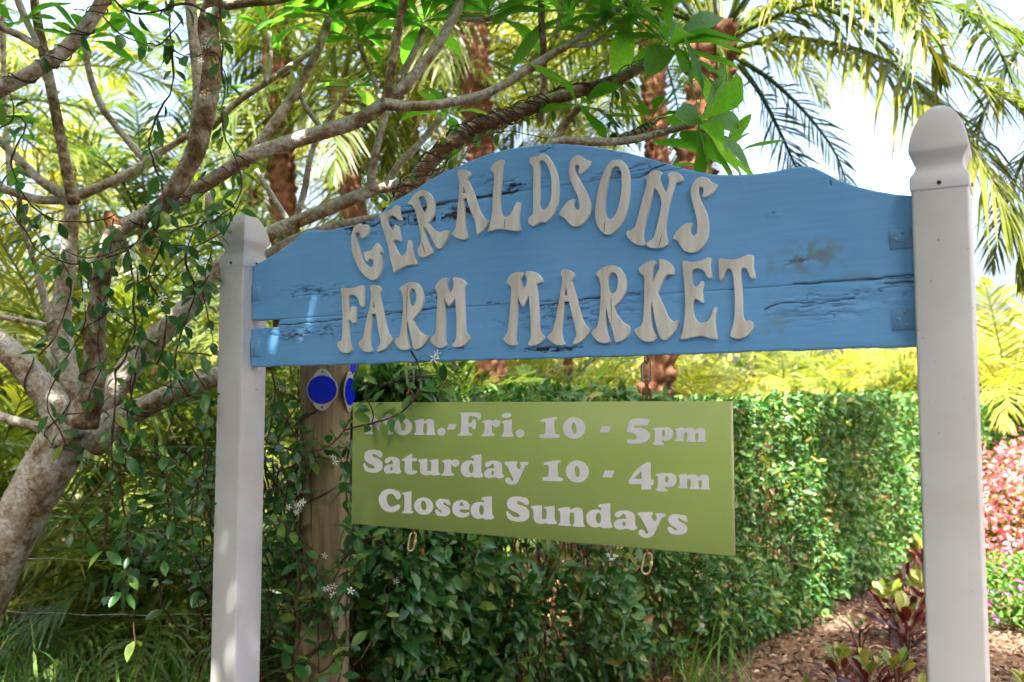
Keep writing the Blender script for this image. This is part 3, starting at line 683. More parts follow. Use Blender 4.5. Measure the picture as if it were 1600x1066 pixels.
# ------------------------------------------------------------------ green hours panel
YG = -0.006                    # front face
ga = on_y(549.5, 628, YG); gb = on_y(1143, 628, YG)
GX0, GX1 = on_y(550, 725, YG)[0], on_y(1143.5, 740, YG)[0]
GZ1 = (ga[2] + gb[2]) / 2; GZ0 = (on_y(551, 820.5, YG)[2] + on_y(1144, 866.5, YG)[2]) / 2
panel = thing('hours_panel', ((GX0 + GX1) / 2, YG, GZ0), 'green hanging panel lettered with opening hours in white', 'sign')
po = np.array(panel.location)
mb = MB(); mb.add(*box(GX0, GX1, YG, YG + .019, GZ0, GZ1, .0012)); bo = obj('board', fix_normals(mb.mesh('board', M['greenpanel'], origin=po)), panel)
mb = MB(); mb.add(*box(GX1 - .002, GX1 + .0012, YG + .0028, YG + .0165, GZ0 + .002, GZ1 - .002)); obj('edge_strip', fix_normals(mb.mesh('edge_strip', M['panelback'], origin=po)), panel)
def ell(cx, cy, rx, ry, tilt=0, n=14):
    t = np.arange(n) * 2 * math.pi / n; x = rx * np.cos(t); y = ry * np.sin(t); c, s_ = math.cos(tilt), math.sin(tilt)
    return ' '.join('%.1f,%.1f' % (cx + a * c - b * s_, cy + a * s_ + b * c) for a, b in zip(x, y))
SM = {'M': ('g1', '88,352 95,370 170,372 180,355 163,335 165,232* 236,318 262,318 290,240* 290,330 278,355 290,375 395,375 410,352 390,335 385,160 400,145 395,132 320,130 255,215 180,135 120,138 118,155 140,170 125,335'),
 'o': ('g1', ell(535, 280, 110, 102) + '|' + ell(535, 272, 32, 58, -.12)), 'n': ('g1', '662,225 665,208 700,195 765,188 780,205 785,215 830,188 880,195 900,230 905,345 918,368 905,382 810,382 803,365 818,345 815,255 795,240 775,255 770,345 785,365 770,382 670,382 662,365 680,345 680,245'),
 '.': ('g1', ell(988, 342, 47, 47)), '-': ('g2', '65,315 88,250 100,248 178,248 182,254 160,314 152,318 72,318'),
 'F': ('g2', '195,115 215,113 440,112 468,150 465,190 440,195 420,170 380,155 330,155 318,175 318,235 350,235 370,200 400,198 408,250 400,305 375,312 355,285 320,280 322,350 355,365 350,390 200,392 190,375 222,350 230,150'),
 'r': ('g2', '478,225 500,210 580,198 600,215 640,195 690,210 698,250 670,282 635,285 605,265 595,262 598,350 628,370 618,395 485,397 475,380 505,350 510,250'),
 'i': ('g2', '712,235 730,215 820,200 835,210 838,350 858,375 845,403 725,403 715,385 738,355 740,255|' + ell(773, 148, 58, 30, -.1)),
 '1': ('g3', '110,135 140,115 270,90 308,100 300,120 275,140 280,270 300,295 335,305 335,330 310,340 130,342 100,325 105,300 150,292 168,270 168,155 120,152'),
 '0': ('g3', ell(512, 220, 134, 128) + '|' + ell(510, 220, 29, 66, -.15)),
 '5': ('g4', '190,100 385,103 388,130 370,165 340,172 230,175 222,200 300,205 370,235 398,285 375,340 300,375 220,383 150,375 135,345 150,328 210,335 245,315 245,290 210,265 140,245 135,220'),
 'p': ('g4', '422,222 440,208 515,195 535,205 590,195 640,225 650,275 625,330 570,350 530,345 525,365 548,380 540,400 450,398 422,375 445,355 450,245|' + ell(545, 265, 19, 38)),
 'm': ('g4', '670,225 690,210 755,200 772,215 830,203 875,215 890,230 940,205 990,212 1008,240 1008,335 1022,350 1010,362 925,360 915,348 930,330 930,270 912,262 893,275 895,335 908,348 895,362 805,360 795,345 808,330 805,260 785,255 768,270 765,335 775,350 762,355 675,352 668,340 685,325 685,245'),
 'S': ('g6', '405,275 440,295 465,355 450,390 420,392 370,355 310,330 275,345 300,385 380,410 450,460 472,530 455,600 400,640 310,655 220,640 150,610 115,540 112,500 135,490 165,530 230,575 295,580 325,560 290,520 200,480 140,430 122,370 145,300 220,262 310,258 365,272'),
 'a': ('g7', '390,440 385,400 420,370 520,355 610,370 665,410 675,470 680,570 708,595 690,635 620,645 575,625 520,628 460,638 400,620 370,575 375,530 420,490 490,478 540,478 540,430 515,402 490,415 450,450 415,458|' + ell(515, 552, 24, 34)),
 't': ('g1', '518,665 560,645 625,600 640,612 640,650 690,652 695,680 670,690 640,690 640,790 670,800 695,805 690,830 640,848 580,840 550,800 550,690 522,685'),
 'u': ('g6', '500,410 530,402 650,392 668,410 668,580 690,610 735,600 740,460 705,440 715,420 850,405 868,420 870,620 902,655 890,685 770,690 735,672 680,685 600,675 555,640 540,580 535,460 505,440'),
 'd': ('g2', '352,630 380,612 455,602 472,612 475,810 495,850 480,880 400,887 370,870 310,882 250,850 228,790 235,730 280,685 345,675 378,685 380,650 355,645|' + ell(352, 772, 28, 62)),
 'y': ('g7', '722,405 745,388 920,385 945,405 925,440 940,490 978,520 1000,490 1005,450 985,420 1000,402 1110,402 1132,425 1120,450 1085,460 1050,520 990,650 950,730 890,762 820,762 755,730 735,685 755,650 800,648 830,680 855,710 875,690 870,660 810,540 760,450 730,430'),
 '4': ('g4', '350,588 395,585 402,600 405,765 432,775 430,835 408,840 405,888* 300,885* 298,825* 180,825 158,810 165,775 250,660|215,765* 290,685 302,692 302,768*'),
 'C': ('g5', '305,130 340,150 350,200 330,230 300,225 270,180 230,165 190,185 180,240 205,300 250,320 300,300 325,295 345,315 325,355 270,382 200,380 130,340 90,260 95,190 140,130 210,108 270,115'),
 'l': ('g5', '362,155 385,142 465,128 482,140 478,350 498,375 488,400 385,398 370,382 392,360 395,185'),
 's': ('g7', '1400,425 1430,440 1450,490 1445,520 1415,520 1370,490 1330,470 1312,485 1340,520 1410,555 1448,610 1440,665 1380,705 1290,708 1205,690 1165,630 1165,600 1195,595 1230,620 1270,648 1293,635 1275,605 1215,570 1172,510 1180,450 1240,412 1310,412 1360,425'),
 'e': ('g5', '1165,320 1160,350 1140,353 1050,352 1065,385 1110,395 1150,385 1165,400 1145,430 1080,448 1010,430 968,380 965,310 1000,260 1070,240 1130,255 1160,290|1045,305 1052,275 1072,262 1090,280 1096,306')}
glyph = {}
for k, (crop, s) in SM.items():
    loops = [closed_smooth(np.array([on_y(x, y, YG)[[0, 2]] for x, y in pts]), cor, 4) for pts, cor in parse(s, crop)]
    al = np.vstack(loops); mn, mx_ = al.min(0), al.max(0)
    glyph[k] = [(l - mn) / (mx_ - mn) for l in loops]
TXT = [('M', 571, 614, 647, 679), ('o', 615.8, 644, 653.6, 680.3), ('n', 647, 680.5, 654.7, 680.2), ('.', 683.6, 696, 668.7, 681.1), ('-', 698.5, 713.6, 662.6, 671.8), ('F', 715, 751.5, 644.7, 681.5), ('r', 752.4, 781.7, 655.6, 682.1), ('i', 783.5, 802.7, 645.3, 683),
 ('.', 806, 819.6, 671, 684), ('1', 843, 874.4, 651.8, 685), ('0', 879.6, 914.7, 652, 685.9), ('-', 937, 955.4, 665.9, 676), ('5', 979, 1016, 654, 694), ('p', 1019.4, 1051.5, 667.4, 696.3), ('m', 1054, 1103.8, 668.1, 691),
 ('S', 568, 597.7, 702.7, 739), ('a', 600, 627, 714, 741), ('t', 628, 651.4, 709, 741.5), ('u', 653, 688, 716.5, 743), ('r', 689.5, 717.7, 717.5, 744), ('d', 720, 755, 709, 746.5), ('a', 756.4, 787.3, 720, 748), ('y', 788.5, 825.5, 721, 758),
 ('1', 847.7, 879.7, 719, 752.2), ('0', 884.2, 920, 719.8, 754), ('-', 941.7, 960.2, 735, 746.5), ('4', 982, 1021, 722, 765), ('p', 1024, 1057, 739, 768.6), ('m', 1059, 1109.5, 741, 764.8),
 ('C', 592, 626, 764, 800.5), ('l', 627.5, 645.5, 766.8, 802.5), ('o', 647.3, 677, 777.5, 804.5), ('s', 680, 703.7, 779.5, 807), ('e', 706.7, 733.7, 781.5, 808.8), ('d', 735.6, 771.6, 774, 811.5), ('S', 791, 827.2, 775.8, 815.5), ('u', 829.8, 870.3, 789.2, 819),
 ('n', 872, 913.7, 792.5, 823), ('d', 916, 957, 785, 825), ('a', 959.3, 995.4, 797.8, 828.6), ('y', 996.5, 1040.2, 800.6, 841.2), ('s', 1043.2, 1074.2, 803.6, 835.7)]
NAMES = {'.': 'full_stop', '-': 'dash', '0': 'figure_nought', '1': 'figure_one', '4': 'figure_four', '5': 'figure_five'}
for ch, x0, x1, y0, y1 in TXT:
    xm, ym = (x0 + x1) / 2, (y0 + y1) / 2
    X0, X1 = on_y(x0, ym, YG)[0], on_y(x1, ym, YG)[0]; Z1, Z0 = on_y(xm, y0, YG)[2], on_y(xm, y1, YG)[2]
    loops = [l * np.array([X1 - X0, Z1 - Z0]) for l in glyph[ch]]
    nm = NAMES.get(ch, 'letter_' + ch.lower())
    obj(nm, glyph_mesh(nm, loops, .0012, .0002, M['vinyltext']), panel, np.array([X0, YG + .0002, Z0]) - po)

# ------------------------------------------------------------------ chains, quick links
def stadium(L, w, r, mat, name, seg=10, kk=8):
    """chain link: closed oval loop standing in the XZ plane, top at z=0"""
    pts = []
    for a in np.linspace(0, math.pi, seg): pts.append((math.cos(a) * w / 2, 0, -w / 2 + math.sin(a) * w / 2))
    for a in np.linspace(math.pi, 2 * math.pi, seg): pts.append((math.cos(a) * w / 2, 0, -L + w / 2 + math.sin(a) * w / 2))
    P = np.array(pts); n = len(P); Pn = np.vstack([P, P[:1]])
    V, Q, T = tube(np.vstack([P[-1:], P, P[:2]]), r, kk, caps=False)
    V = V.reshape(-1, kk, 3)[1:-2].reshape(-1, 3)
    i = np.arange(n)[:, None]; j = np.arange(kk)[None]
    Q = np.stack([i * kk + j, i * kk + (j + 1) % kk, ((i + 1) % n) * kk + (j + 1) % kk, ((i + 1) % n) * kk + j], -1).reshape(-1, 4)
    return mesh_np(name, V, Q, None, mat, True)
link_long = stadium(.062, .024, .0028, M['steel'], 'quick_link_loop'); link_short = stadium(.040, .022, .0034, M['rust'], 'link'); ring_me = stadium(.026, .024, .0025, M['rust'], 'eye')
for px, lab in ((1010, 'short steel chain joining the board to the green panel right of centre'), (641, 'rusty chain joining the board to the green panel beside the jasmine')):
    p = on_y(px, 560, .004); t = thing('hanging_chain', (p[0], .004, ZB), lab, 'chain', 'chains between board and panel')
    hgt = ZB - GZ1
    obj('eye', ring_me, t, (0, 0, .004), (0, 0, R(90))); obj('link', link_long, t, (0, 0, -.017), (0, 0, R(20)))
    obj('link', link_short, t, (0, 0, -.072), (0, 0, R(100))); obj('eye', ring_me, t, (0, 0, -hgt + .022), (0, 0, R(10)))
    if hgt > .13: obj('link', link_short, t, (0, 0, -.095), (0, 0, R(5)))
brass_link = stadium(.060, .024, .0030, M['brass'], 'quick_link_loop')
for px, py, rz, lab in ((646, 838, 70, 'steel quick link hanging under the left part of the green panel'), (1013, 862, 35, 'brass quick link hanging under the right part of the green panel')):
    p = on_y(px, py, YG + .01); t = thing('quick_link', (p[0], YG + .01, GZ0), lab, 'link', 'quick links under the panel')
    obj('eye', ring_me, t, (0, 0, .006), (0, 0, R(rz + 60))); lk = obj('loop', brass_link, t, (0, 0, -.014), (R(6), R(8), R(rz)))
    mb = MB(); mb.add(*tube([(.0, 0, 0), (0, 0, -.016)], .0052, 6)); obj('sleeve', mb.mesh('sleeve', M['brass']), lk, (.012, 0, -.022))

# ------------------------------------------------------------------ round timber pole, reflectors, fence wires
PD = 3.68
pole_c = at(505, 635, PD); PR = 39.5 / F * PD
def build_pole():
    t = thing('timber_pole', (pole_c[0], pole_c[1], 0), 'round weathered timber pole behind the left end of the blue board', 'pole')
    z = np.linspace(-.3, 1.86, 60); P = np.stack([.012 * np.sin(z * 1.3), .01 * np.cos(z), z], -1)
    V, Q, T = tube(P, PR * (1 + .02 * np.sin(z * 3)), 36, .035, 3)
    obj('shaft', mesh_np('shaft', V, Q, T, M['pole'], True), t)
    a0 = -math.pi / 2 - .5                                # drying cracks
    for k, (ang, z0, z1) in enumerate(((-1.2, .9, 1.7), (-1.75, .5, 1.25), (-2.2, 1.0, 1.8), (-.9, .3, .9))):
        zz = np.linspace(z0, z1, 14); aa = ang + .05 * np.sin(zz * 9 + k)
        P = np.stack([np.cos(aa) * PR * .985, np.sin(aa) * PR * .985, zz], -1)
        V, Q, T = tube(P, .0035 * np.sin(np.linspace(.05, math.pi - .05, 14)), 5); obj('drying_crack', mesh_np('drying_crack', V, Q, T, M['vinestem'], True), t)
    return t
build_pole()
def reflector(p, q, lab):
    """round blue lens in a grey holder with a pointed lug above and below; local -Y faces out"""
    t = thing('reflector', p, lab, 'reflector', 'blue reflectors on the timber pole'); t.rotation_euler = q
    r = .062; th = np.linspace(0, 2 * math.pi, 41)[:-1]
    def prof(a):
        s = abs(math.sin(a)); base = r
        k = max(0, (s - .80) / .20); return base + .022 * k ** 1.5
    out = np.array([(prof(a) * math.cos(a), prof(a) * math.sin(a)) for a in th])
    me = glyph_mesh('holder', [out * np.array([1, 1])], .005, .0012, M['refl_grey']); obj('holder', flat_shade_edges(me), t)
    inn = np.stack([np.cos(th), np.sin(th)], -1) * (r * .925)
    obj('lens', flat_shade_edges(glyph_mesh('lens', [inn], .003, .001, M['refl_blue'])), t, (0, -.0042, 0))
    for s in (-1, 1):
        mb = MB(); mb.add(*disc((0, -.0048, s * .071), (0, -1, 0), .0045, .0015, 12)); obj('nail', mb.mesh('nail', M['screw'], True), t)
v = nrm(np.array([CAM[0], CAM[1], 0]) - np.array([pole_c[0], pole_c[1], 0])); side = np.array([-v[1], v[0], 0])
def facing(d): return (0, 0, math.atan2(d[0], -d[1]))
pf = at(503.5, 609, PD - PR - .012)
reflector(pf, facing(v), 'round blue reflector on the front of the timber pole')
d2 = nrm(side * .985 + v * .25)
p2 = at(545, 612, PD - .03)
reflector(p2, facing(nrm(side * .92 + v * .38)), 'blue reflector seen edge-on at the right side of the timber pole')
reflector(at(544, 565, PD + .02), facing(nrm(side * .8 + v * .6)), 'blue reflector half hidden behind the bottom edge of the board')
def build_fence():
    t = thing('wire_fence', at(-60, 635, 3.95) * np.array([1, 1, 0]), 'thin galvanised fence wires strung behind the frangipani trunk', 'fence')
    o = np.array(t.location)
    for y in (690, 776, 866, 951):
        a, b = at(-120, y - 4, 3.9), at(480, y + 2, 3.86)
        s = np.linspace(0, 1, 24)[:, None]; P = a * (1 - s) + b * s; P[:, 2] -= .03 * np.sin(s[:, 0] * math.pi) - .004 * np.sin(s[:, 0] * 40)
        V, Q, T = tube(P - o, .0013, 5); obj('wire', mesh_np('wire', V, Q, T, M['wire'], True), t)
build_fence()

# ------------------------------------------------------------------ frangipani tree
TREE = thing('frangipani_tree', at(-40, 1066, 3.6) * np.array([1, 1, 0]), 'pale-barked frangipani tree with spreading bare limbs on the left', 'tree')
TO = np.array(TREE.location)
LIMBS = {}
def limb(pts, d, name='limb', mat=None, k=12, lump=.16, n=7):
    """pts: (px, py, radius px[, depth]) in photo pixels; d: depth"""
    rows = []
    for p in pts:
        dd = p[3] if len(p) > 3 else d
        rows.append([*at(p[0], p[1], dd), .88 * p[2] / F * dd])
    S = smooth_path(rows, n)
    V, Q, T = tube(S[:, :3] - TO, np.maximum(S[:, 3], .002), k, lump, len(LIMBS))
    LIMBS[len(LIMBS)] = S
    obj(name, mesh_np(name, V, Q, T, mat or M['bark'], True), TREE)
    return S
base = at(-75, 1066, 3.6)
rows = [[*(at(-150, 1066, 3.6) * np.array([1, 1, 0]) + np.array([0, 0, -.1])), .19], [*at(-90, 1090, 3.6), .128], [*at(-15, 900, 3.6), .102], [*at(45, 785, 3.6), .096], [*at(92, 700, 3.6), .098], [*at(112, 655, 3.6), .075]]
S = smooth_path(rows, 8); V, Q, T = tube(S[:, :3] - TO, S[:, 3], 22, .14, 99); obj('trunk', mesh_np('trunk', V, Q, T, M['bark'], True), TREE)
B = M['brownbark']
limb([(108, 690, 34), (86, 635, 27), (52, 588, 24), (0, 537, 22), (-60, 490, 20)], 3.5)
limb([(108, 670, 26), (112, 620, 19), (103, 555, 16), (97, 480, 15.5), (107, 400, 14), (114, 312, 11.5)], 3.65)
limb([(114, 312, 11), (66, 284, 8.5), (30, 250, 7.5), (-15, 205, 7)], 3.65)
limb([(116, 318, 11), (103, 260, 9.5), (86, 170, 9), (70, 90, 8.5), (58, 30, 8), (50, -30, 7)], 3.62, mat=B)
limb([(114, 310, 9), (60, 312, 7.5), (-10, 290, 7)], 3.68)
limb([(116, 308, 10), (165, 288, 8.5), (215, 263, 7.5), (250, 238, 7), (300, 205, 5), (335, 150, 4)], 3.68)
limb([(226, 250, 6.5), (190, 208, 6), (158, 165, 6), (140, 115, 5.5), (133, 70, 5)], 3.7)
limb([(128, 665, 28), (146, 590, 20), (150, 500, 17), (163, 410, 15.5), (182, 352, 15)], 3.42, mat=B)
limb([(178, 372, 15), (205, 347, 13.5), (280, 311, 13), (345, 273, 13), (400, 240, 12.5), (480, 214, 13.5), (555, 190, 13.5), (604, 160, 12)], 3.45)
limb([(182, 362, 15), (172, 340, 11), (165, 330, 3)], 3.42, mat=M['deadwood'], lump=.5)
limb([(600, 163, 11), (650, 166, 9), (700, 161, 8.5), (765, 144, 8), (830, 105, 8), (900, 62, 6.5), (975, 8, 5.5), (1010, -20, 5)], 3.4)
limb([(600, 162, 12), (640, 126, 10), (690, 62, 9), (714, 12, 8.5), (735, -40, 8)], 3.45)
limb([(602, 160, 9), (609, 120, 8), (619, 60, 8), (632, -5, 7.5), (640, -50, 7)], 3.42, mat=B)
limb([(596, 158, 5), (578, 110, 4.5), (560, 68, 4)], 3.55)
limb([(620, 130, 6), (650, 75, 5.5), (662, 40, 5)], 3.6)
limb([(135, 680, 30), (170, 622, 23), (205, 572, 21), (252, 522, 20), (300, 474, 18), (342, 420, 16), (385, 388, 14), (430, 361, 13), (500, 332, 12), (585, 297, 11), (645, 284, 8), (700, 268, 6)], 3.72)
limb([(585, 298, 9), (580, 275, 7.5), (590, 225, 7), (604, 172, 6.5)], 3.7)
limb([(598, 300, 7), (625, 255, 6.5), (655, 225, 6), (690, 180, 5)], 3.75)
limb([(370, 425, 14), (420, 400, 12), (470, 372, 11), (540, 350, 8.5), (600, 338, 7), (680, 318, 6)], 3.78)
limb([(610, 345, 12), (640, 290, 13), (700, 228, 13.5), (745, 198, 13), (800, 180, 12), (880, 150, 12), (960, 126, 11), (1035, 86, 8.5)], 3.4, mat=B)
limb([(835, 250, 8), (870, 222, 7.5), (930, 222, 7.5), (985, 219, 7), (1030, 208, 6.5), (1085, 194, 5.5)], 3.2)
limb([(860, 228, 8), (885, 190, 7), (905, 168, 6)], 3.25, mat=B)
limb([(960, 216, 5), (1000, 205, 5), (1025, 190, 4)], 3.25)
limb([(245, 335, 13), (280, 285, 16), (308, 230, 17), (322, 170, 17), (332, 100, 17.5), (326, 40, 18), (345, -20, 18), (370, -80, 17)], 3.35, mat=B)
limb([(300, 260, 10), (306, 200, 10), (310, 130, 10.5), (303, 60, 10), (295, -20, 10)], 3.5)
limb([(330, 10, 12), (380, 4, 9), (440, -2, 8), (500, -25, 8)], 3.35, mat=B)
limb([(392, 240, 9), (430, 190, 9), (470, 130, 8), (500, 70, 7.5), (514, 28, 7)], 3.5)
limb([(330, 200, 6), (370, 160, 6), (430, 120, 5.5), (480, 85, 5), (520, 50, 5)], 3.75)
limb([(-20, 150, 13), (60, 108, 13), (112, 68, 13), (150, 20, 12), (175, -30, 12)], 3.05)
limb([(-20, 35, 6), (30, 55, 6.5), (58, 72, 6)], 3.3)
limb([(20, -20, 6), (40, 30, 6), (58, 66, 5)], 3.3)
limb([(4, -20, 4.5), (6, 120, 4.5), (12, 230, 4.5), (15, 290, 4.5)], 3.9)
limb([(28, 290, 5), (35, 350, 4.5), (50, 400, 4), (70, 470, 4)], 3.8, mat=B)
limb([(-20, 492, 5), (30, 500, 5), (75, 508, 4)], 3.8)
limb([(-20, 645, 9), (30, 660, 9), (80, 672, 10)], 3.55)
limb([(70, 600, 10), (85, 530, 9), (70, 470, 7), (60, 430, 6)], 3.75)
limb([(140, 690, 34), (185, 655, 22), (235, 632, 20), (290, 605, 18), (340, 588, 17), (400, 572, 15), (460, 550, 13)], 3.62)
limb([(360, 390, 6), (330, 345, 6), (325, 300, 6)], 3.8)
limb([(450, 345, 5), (415, 290, 5), (400, 265, 4)], 3.78)
limb([(455, 365, 6), (475, 300, 6), (490, 230, 5), (530, 160, 4), (548, 138, 3)], 3.82)
limb([(505, 205, 5), (480, 170, 4.5), (465, 140, 4)], 3.6)
limb([(845, 190, 6), (850, 100, 6), (846, 30, 6), (845, -20, 6)], 3.5, mat=B)
limb([(870, 60, 4), (875, 20, 4), (880, -20, 4)], 3.55)
limb([(880, 70, 5), (920, 70, 4.5), (945, 57, 4)], 3.4)
limb([(720, 30, 4), (770, 28, 4.5), (830, -5, 5)], 3.5)
limb([(415, 130, 5), (422, 90, 5), (420, 50, 5)], 3.7)
# leaves in whorls at the shoot tips
PLUM = []
for k in range(5):
    V, Q, T = leaf_template('plumeria', .5 + .35 * k); V[:, 2] += .02 * np.sin(V[:, 0] * 9 + k); PLUM.append(mesh_np('leaf', V, Q, T, M['plum'], True))
def whorl(px, py, d, n=13, size=.23, axis=(0, 0, 1), droop=.35, spread=1.25):
    c = at(px, py, d); ax = nrm(np.array(axis, float)); a0 = random.random() * 6
    e1 = nrm(np.cross(ax, [.3, .9, .2])); e2 = np.cross(ax, e1)
    for k in range(n):
        a = a0 + k * 2.4; sp = spread * (.55 + .6 * k / n) + random.uniform(-.15, .15)
        dr = math.cos(sp) * ax + math.sin(sp) * (math.cos(a) * e1 + math.sin(a) * e2); dr[2] -= droop * random.uniform(.3, 1.1) * math.sin(sp)
        dr = nrm(dr); nn = nrm(ax - dr * np.dot(ax, dr) + rng.normal(size=3) * .15)
        s = size * random.uniform(.8, 1.25)
        obj('leaf', random.choice(PLUM), TREE, c + dr * .012 - TO, frame_quat(dr, nn), (s, s * random.uniform(.85, 1.15), s))
toC = -FW
whorl(515, 26, 3.5, 18, .34, (.1, -.35, .9)); whorl(1045, 72, 3.3, 22, .31, nrm(RT * .5 + toC * .3 + np.array([0, 0, .8]))); whorl(1088, 192, 3.15, 17, .28, nrm(RT * .9 + toC * .35 + np.array([0, 0, .25])), .55)
whorl(132, 62, 3.7, 10, .20, (0, 0, 1)); whorl(662, 36, 3.6, 11, .24); whorl(560, 62, 3.55, 9, .18); whorl(600, 0, 3.5, 10, .26); whorl(765, 22, 3.5, 10, .22); whorl(890, 20, 3.45, 10, .24); whorl(985, 20, 3.35, 12, .28); whorl(190, 20, 3.6, 9, .22); whorl(25, 40, 3.4, 8, .22); whorl(945, 55, 3.4, 9, .18); whorl(1010, -18, 3.4, 12, .25); whorl(835, -8, 3.5, 10, .22)
whorl(735, -45, 3.45, 12, .25); whorl(640, -55, 3.4, 12, .25); whorl(1020, 185, 3.25, 8, .17); whorl(50, -30, 3.6, 10, .22); whorl(15, 296, 3.85, 6, .14); whorl(700, 178, 3.75, 8, .16); whorl(548, 136, 3.8, 7, .13); whorl(420, 45, 3.7, 8, .16)
whorl(690, 262, 3.7, 7, .13); whorl(905, 165, 3.25, 8, .18, nrm(RT * .3 + np.array([0, 0, 1]))); whorl(60, 428, 3.75, 6, .13); whorl(-15, 200, 3.65, 9, .2); whorl(335, 148, 3.68, 7, .14); whorl(1130, 260, 3.4, 7, .24, nrm(-RT * .2 + np.array([0, 0, 1.0])), .2, .9)
whorl(880, -25, 3.5, 9, .2); whorl(500, -25, 3.4, 9, .22)
# leaf canopy added out of view, hung on this tree to shade the sign
def shade_canopy():
    hr = np.random.default_rng(5)
    n = 1500
    c = np.stack([hr.uniform(-4.2, 4.5, n), hr.uniform(-4.8, 1.2, n), hr.uniform(4.75, 6.1, n)], -1)
    keep = np.where(c[:, 0] > 2.0, 1.0, .82); keep = np.where((c[:, 0] < 1.3) & (c[:, 1] > -1.25), .30, keep); keep = np.where(c[:, 0] < -1.2, .5, keep)
    c = c[hr.random(n) < keep]
    gx, gy = np.meshgrid(np.arange(1.5, 4.5, .26), np.arange(-4.4, .9, .26)); gx = gx.ravel(); gy = gy.ravel()
    c = np.vstack([c, np.stack([gx + hr.normal(size=len(gx)) * .07, gy + hr.normal(size=len(gx)) * .07, hr.uniform(5.0, 5.6, len(gx))], -1),
                   np.stack([gx + .13 + hr.normal(size=len(gx)) * .06, gy + .13 + hr.normal(size=len(gx)) * .06, hr.uniform(5.6, 6.2, len(gx))], -1)])
    c = np.vstack([c, np.array([3.26, -1.8, 5.35]) + hr.normal(size=(7, 3)) * np.array([.14, .14, .2]), np.stack([hr.uniform(.7, 2.2, 16), hr.uniform(-2.7, -1.3, 16), hr.uniform(4.9, 6.0, 16)], -1)])
    k_ = (c[:, 1] + PH) / SUN[1]; X_ = c[:, 0] - SUN[0] * k_; Z_ = c[:, 2] - SUN[2] * k_
    c = c[~((np.abs(X_) < .17) & (Z_ > .45) & (Z_ < .92))]          # clumps left out so sun reaches the foot of the left post
    for qx, qy in ((700, 490), (712, 470), (590, 500)):
        q = on_y(qx, qy, YF); c = np.vstack([c, q + SUN * ((5.5 - q[2]) / SUN[2]) + hr.normal(size=(3, 3)) * .07])  # clumps added along sun rays to keep dapples off the letters
    P = []; D = []; NN = []; S_ = []
    for p in c:
        for k in range(20):
            a = hr.uniform(0, 6.28); e = hr.uniform(-.5, .9)
            d = np.array([math.cos(a) * math.cos(e), math.sin(a) * math.cos(e), math.sin(e) - .2])
            P.append(p + hr.normal(size=3) * .05); D.append(d); NN.append(np.array([0, 0, 1.0]) + hr.normal(size=3) * .3); S_.append(hr.uniform(.17, .30))
    V, Q, T, var = cloud(np.array(P), np.array(D), np.array(NN), np.array(S_), 'plumeria')
    o = obj('crown', mesh_np('crown', V - TO, Q, T, M['plumshade'], False, {'var': var}), TREE); o['kind'] = 'stuff'  # unseen shading leaves, added as a part of this tree
    for (a, b, r) in ((at(370, -80, 3.35), (.2, -1.2, 4.6), .05), (at(175, -30, 3.05), (-1.0, -1.8, 4.7), .04), (at(640, -50, 3.4), (1.2, -.6, 4.6), .025), (at(735, -40, 3.45), (2.6, -.8, 4.8), .025), ((.2, -1.2, 4.6), (1.8, -3.0, 5.3), .035), ((-1.0, -1.8, 4.7), (-2.8, -2.6, 5.2), .03)):  # unseen limbs added to carry the canopy
        s = np.linspace(0, 1, 10)[:, None]; P_ = np.array(a) * (1 - s) + np.array(b) * s + np.sin(s * math.pi) * np.array([.1, -.1, .15])
        V, Q, T = tube(P_ - TO, r * (1.1 - .5 * s[:, 0]), 8, .1); obj('limb', mesh_np('limb', V, Q, T, M['bark'], True), TREE)
shade_canopy()

